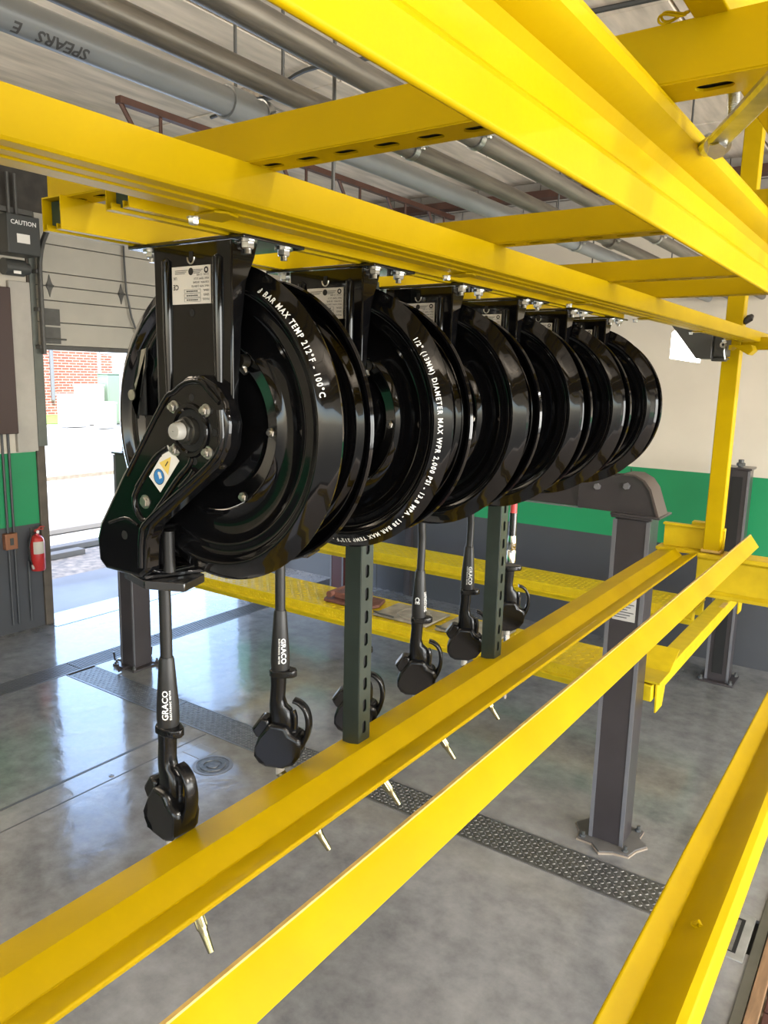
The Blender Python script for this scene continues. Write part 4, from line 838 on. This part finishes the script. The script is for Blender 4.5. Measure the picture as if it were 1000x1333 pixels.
# ---------------------------------------------------------------- dispensing handles (local: hose axis = z, nozzle towards +x)
def srings(spec, n=20, e=.75):
    """spec rows: cx, cy, z, rx, ry"""
    out = []
    for cx, cy, z, rx, ry in spec:
        out.append([(cx+rx*math.copysign(abs(math.cos(a))**e, math.cos(a)), cy+ry*math.copysign(abs(math.sin(a))**e, math.sin(a)), z) for a in [2*PI*k/n for k in range(n)]])
    return out
def make_handle(var=0):
    t = thing('dispensing_handle', (0, 0, 0), '', 'hose handle', 'black dispensing handles on the hoses')
    if var == 0:
        bm = bm_new(); lathe(bm, [(.0105, 0), (.0125, 0), (.0145, -.006), (.0175, -.05), (.0205, -.09), (.0215, -.12), (.0205, -.137), (.0105, -.137)], (0, 0, 0), 2, 32); part('swivel_sleeve', bm, RUB, t)
    else:
        bm = bm_new(); cyl(bm, (0, 0, .05), (0, 0, -.03), .0135, 20); part('black_sleeve', bm, BLK2, t)
        bm = bm_new(); cyl(bm, (0, 0, .05), (0, 0, .10), .0115, 16); part('red_collar', bm, REDT, t)
        bm = bm_new(); lathe(bm, [(.001, -.03), (.014, -.03), (.0155, -.05), (.0155, -.075), (.013, -.08), (.0155, -.085), (.0155, -.125), (.001, -.125)], (0, 0, 0), 2, 24); part('chrome_swivel', bm, CHR, t)
    bm = bm_new(); prism(bm, [(-.022, -.012), (-.014, -.021), (.012, -.021), (.034, -.012), (.040, 0), (.034, .012), (.012, .021), (-.014, .021), (-.022, .012)], 2, -.153, -.136); cl = part('collar', bm, PLA, t, bevel=.003, smooth=45)
    bm = bm_new(); disc(bm, (.024, -.0182, -.144), .0025, 1, 10); part('collar_hole', bm, DARK, cl, smooth=0)
    bm = bm_new(); ring_loft(bm, srings([(-.004, 0, -.150, .0175, .0165), (-.004, 0, -.175, .0165, .0160), (-.006, 0, -.205, .0165, .0165), (-.004, 0, -.222, .0200, .0165), (.002, 0, -.232, .0260, .0170), (.004, 0, -.265, .0270, .0175), (.004, 0, -.285, .0270, .0175)])); part('grip', bm, PLA, t, smooth=60)
    # trigger slot
    bm = bm_new(); tube(bm, spline([(.031, 0, -.232), (.036, 0, -.25), (.035, 0, -.28), (.030, 0, -.30)]), .006, 8); part('trigger', bm, BLK2, t)
    # guard: flat strap rising from the body and curling back towards the grip
    gp = spline([(.046, 0, -.325), (.060, 0, -.300), (.067, 0, -.275), (.067, 0, -.250), (.060, 0, -.228), (.046, 0, -.214), (.032, 0, -.209)], 5)
    bm = bm_new(); rings = []
    for k, p in enumerate(gp):
        a = Vector(gp[max(k-1, 0)]); b = Vector(gp[min(k+1, len(gp)-1)]); d = (b-a).normalized(); nn = Vector((d.z, 0, -d.x)); q = k/(len(gp)-1)
        hw = .0155*(1-.25*q); th = .0062*(1-.35*q); P_ = Vector(p)
        rings.append([P_+Vector((0, sy*hw, 0))+nn*sn*th for sy, sn in ((1, .5), (.8, 1), (-.8, 1), (-1, .5), (-1, -.5), (-.8, -1), (.8, -1), (1, -.5))])
    ring_loft(bm, rings); part('trigger_guard', bm, PLA, t, smooth=60)
    # meter body
    bm = bm_new(); prism(bm, [(-.020, -.262), (-.046, -.296), (-.056, -.325), (-.055, -.343), (-.046, -.361), (-.030, -.370), (.012, -.370), (.038, -.356), (.052, -.336), (.057, -.306), (.052, -.290), (.030, -.280), (.022, -.262)], 1, -.030, .030)
    for v in bm.verts:
        if v.co.x < -.03 and v.co.z > -.335: v.co.y *= .72
        if v.co.z < -.36: v.co.y *= .78
    part('meter_body', bm, PLA, t, bevel=.009, seg=3, smooth=35)
    bm = bm_new(); prism(bm, [(-.050, -.302), (-.062, -.283), (-.040, -.252), (-.022, -.256), (-.018, -.292)], 1, -.020, .020); part('display_hood', bm, PLA, t, bevel=.005, smooth=45)
    bm = bm_new(); prism(bm, [(-.0605, -.2835), (-.0630, -.2815), (-.0440, -.2545), (-.0420, -.2565)], 1, -.015, .015); part('display_window', bm, mat('display_glass', (.045, .038, .025), .35) if 'display_glass' not in bpy.data.materials else bpy.data.materials['display_glass'], t, smooth=0)
    # nozzle
    bm = bm_new(); lathe(bm, [(.001, -.366), (.010, -.366), (.010, -.392), (.001, -.392)], (0, 0, 0), 2, 20); part('outlet_stub', bm, mat('white_stub', (.55, .55, .52), .3) if 'white_stub' not in bpy.data.materials else bpy.data.materials['white_stub'], t)
    bm = bm_new()
    d = Vector((.125, 0, -.19)).normalized() if var == 0 else Vector((.02, 0, -1)).normalized(); P0 = Vector((0, 0, -.388)); Ln = .215 if var == 0 else .24
    tube(bm, [P0, P0+d*(Ln*.78), P0+d*(Ln*.80), P0+d*(Ln*.86), P0+d*Ln], [.0112, .0112, .0092, .0080, .0062], 20); nz = part('nozzle_tube', bm, BRS if var == 0 else CHR, t)
    bm = bm_new(); tube(bm, [P0+d*(Ln*.62), P0+d*(Ln*.76), P0+d*(Ln*.78)], [.0122, .0122, .0110], 6); part('twist_tip', bm, BRS if var == 0 else CHR, nz)
    bm = bm_new(); q = P0+d*(Ln+.0003); tube(bm, [q-d*.001, q], .0044, 10); part('tip_opening', bm, DARK, nz)
    return t
def lettering(t, az, up_):
    """printed words up the sleeve at azimuth az"""
    s = 1 if up_ else -1
    def fm(u, v, off):
        z = -.090+s*u; r = .0205+(-z-.09)*.0333 if z < -.09 else .0205-(z+.09)*.075; a = az-s*(v+off)/.021
        return (r*math.cos(a)*1.015, r*math.sin(a)*1.015, z)
    bm = bm_new(); text_bm(bm, 'GRACO', .0165, lambda u, v: fm(u, v, -.004), bold=.0003, sub=.004)
    text_bm(bm, 'ELECTRONIC METER', .0052, lambda u, v: fm(u, v, -.0105), spacing=1.25, bold=.0001, sub=.004)
    o = obj('sleeve_lettering', bm, WINK, t, smooth=0)
hp = make_handle(0)
HL = ['black dispensing handle hanging nearest the camera, lettering reading upwards', 'black dispensing handle left of the nearer slotted post, guard open to the right', 'black dispensing handle half hidden behind the nearer slotted post', 'black dispensing handle marked CE, between the two slotted posts', 'black dispensing handle hanging just left of the farther slotted post']
RZ = [-4, 24, 28, 30, 28]
handles = [hp]+[copy_tree(hp) for _ in range(4)]
for i in range(5):
    h = handles[i]
    h.location = (HXS[i], HYS[i], ZE[i]); h.scale = (HSC[i],)*3; h.rotation_euler = (0, 0, math.radians(RZ[i])); h['label'] = HL[i]
    # direction to the camera, in the handle's own frame
    caz = math.atan2(-HYS[i], -HXS[i])-math.radians(RZ[i])
    if i == 0: lettering(h, caz-.18, True)
    elif i in (1, 4): lettering(h, caz+.30, False)
    elif i == 3:
        lettering(h, caz+1.25, False)
        bm = bm_new(); text_bm(bm, 'CE', .017, lambda u, v: (.0213*math.cos(caz-v/.021), .0213*math.sin(caz-v/.021), -.085-u), bold=.0004, sub=.004); obj('approval_mark', bm, WINK, h, smooth=0)
h6 = make_handle(1); h6.scale = (HSC[5],)*3; h6.location = (HXS[5], HYS[5], ZE[5]); h6.rotation_euler = (0, 0, math.radians(35)); h6['label'] = 'black dispensing handle with red collar and chrome swivel, farthest along the row'

# ---------------------------------------------------------------- outdoors
bm = bm_new(); box(bm, (-70, -40, -.35), (XL-.3, 70, -.05)); g = struct('ground', bm, ROAD, smooth=0)
bm = bm_new(); box(bm, (-9.9, 2, -.05), (XL-.3, 12, -.001)); struct('apron', bm, APRN, smooth=0)
bm = bm_new(); box(bm, (-11.3, -4, -.05), (-9.9, 14, -.031)); tag(obj('gravel_strip', bm, GRVL, smooth=0), 'strip of pale gravel outside the open bay door', 'gravel', kind='stuff')
bm = bm_new()
for k in range(24): box(bm, (-19.3-k*.25, 13.2+k*.12, -.05), (-18.9-k*.25, 13.32+k*.12, .02))
bm.free()
bm = bm_new(); box(bm, (-19.2, 2, -.05), (-19.0, 40, .05)); bmesh.ops.rotate(bm, verts=bm.verts[:], cent=(-19, 13, 0), matrix=Matrix.Rotation(-.0, 3, 'Z')); tag(obj('road_kerb', bm, mat('kerb_stone', (.30, .24, .17), .9, var=.3), smooth=0), 'low tan kerb line crossing the sunlit road outside', 'kerb')
for i, (x0, y0, x1, y1) in enumerate(((-12.9, 7.6, -12.7, 9.3), (-11.6, 6.6, -11.4, 8.0), (-11.2, 6.4, -11.0, 7.3))):
    bm = bm_new(); box(bm, (x0, y0, -.03), (x1, y1, .06)); tag(obj('timber_offcut', bm, mat('weathered_%d' % i, (.16, .15, .14), .8), smooth=0, bevel=.01), ['longest grey timber lying on the gravel outside', 'middle grey timber lying on the gravel outside', 'shortest grey timber, nearest the doorway outside'][i], 'timber', 'grey timbers outside')
bm = bm_new(); box(bm, (-44.9, 18, -.05), (-37.5, 34, .0)); tag(obj('grass_patch', bm, GRASS, smooth=0), 'bright green grass patch in front of the brick building', 'grass', kind='stuff')
bb = thing('brick_building', (-45, 28, 0), 'red brick building across the road seen through the open door', 'building')
bm = bm_new(); box(bm, (-55, 18, 0), (-45, 32.5, 5.2)); part('wall', bm, RBR, bb, smooth=0)
bm = bm_new(); box(bm, (-55, 32.5, 0), (-45.2, 45, 5.2)); part('pale_wall', bm, mat('pale_render', (.6, .56, .5), .8), bb, smooth=0)
bm = bm_new(); box(bm, (-45.5, 17.5, 5.2), (-44.4, 46, 6.2)); part('eave', bm, WBOX, bb, smooth=0)
bm = bm_new(); box(bm, (-45.0, 26.2, 0), (-44.3, 27.9, 5.2)); part('brick_pier', bm, RBR, bb, smooth=0)
bm = bm_new(); cyl(bm, (-44.2, 27.6, .9), (-44.2, 27.6, 5.2), .12, 10); cyl(bm, (-44.8, 25.6, 0), (-44.8, 25.6, 5.0), .08, 10); part('downpipe', bm, mat('downpipe_grey', (.2, .2, .21), .5), bb)
# utility cabinets
def cabinet(x, y, sx, sy, h, mt, label):
    t = thing('utility_cabinet', (x, y, 0), label, 'cabinet', 'utility cabinets outside')
    bm = bm_new(); box(bm, (x-sx/2, y-sy/2, 0), (x+sx/2, y+sy/2, h)); part('body', bm, mt, t, bevel=.03)
    bm = bm_new(); box(bm, (x-sx/2-.04, y-sy/2-.04, h), (x+sx/2+.04, y+sy/2+.04, h+.08)); part('lid', bm, mt, t, bevel=.02)
    bm = bm_new(); box(bm, (x+sx/2, y-sy/2+.08, .1), (x+sx/2+.02, y+sy/2-.08, h-.1)); part('door', bm, mt, t, bevel=.01)
    return t
cabinet(-35.0, 22.9, .7, 1.3, 1.55, WBOX, 'low white utility cabinet, leftmost of the outdoor row')
cabinet(-35.8, 24.4, .7, 1.3, 2.0, WBOX, 'white utility cabinet second from the left outdoors')
cabinet(-33.4, 23.6, .6, .9, 1.2, WBOX, 'smallest white utility cabinet in front of the row outdoors')
cabinet(-36.0, 26.0, .9, 1.3, 2.6, GBOX, 'pale green utility cabinet between the white ones outdoors')
cabinet(-33.0, 26.5, 1.6, 3.4, 2.7, WBOX, 'large white utility cabinet, rightmost of the outdoor row')
ft = thing('white_railing', (-38, 28, 0), 'white railing behind the large outdoor cabinet', 'railing')
bm = bm_new()
for y in (26.6, 29.0, 31.5): box(bm, (-38.05, y-.06, 0), (-37.95, y+.06, 4.0))
part('post', bm, WBOX, ft, smooth=0)
bm = bm_new(); box(bm, (-38.05, 26.6, 3.7), (-37.95, 31.5, 3.95)); part('rail', bm, WBOX, ft, smooth=0)
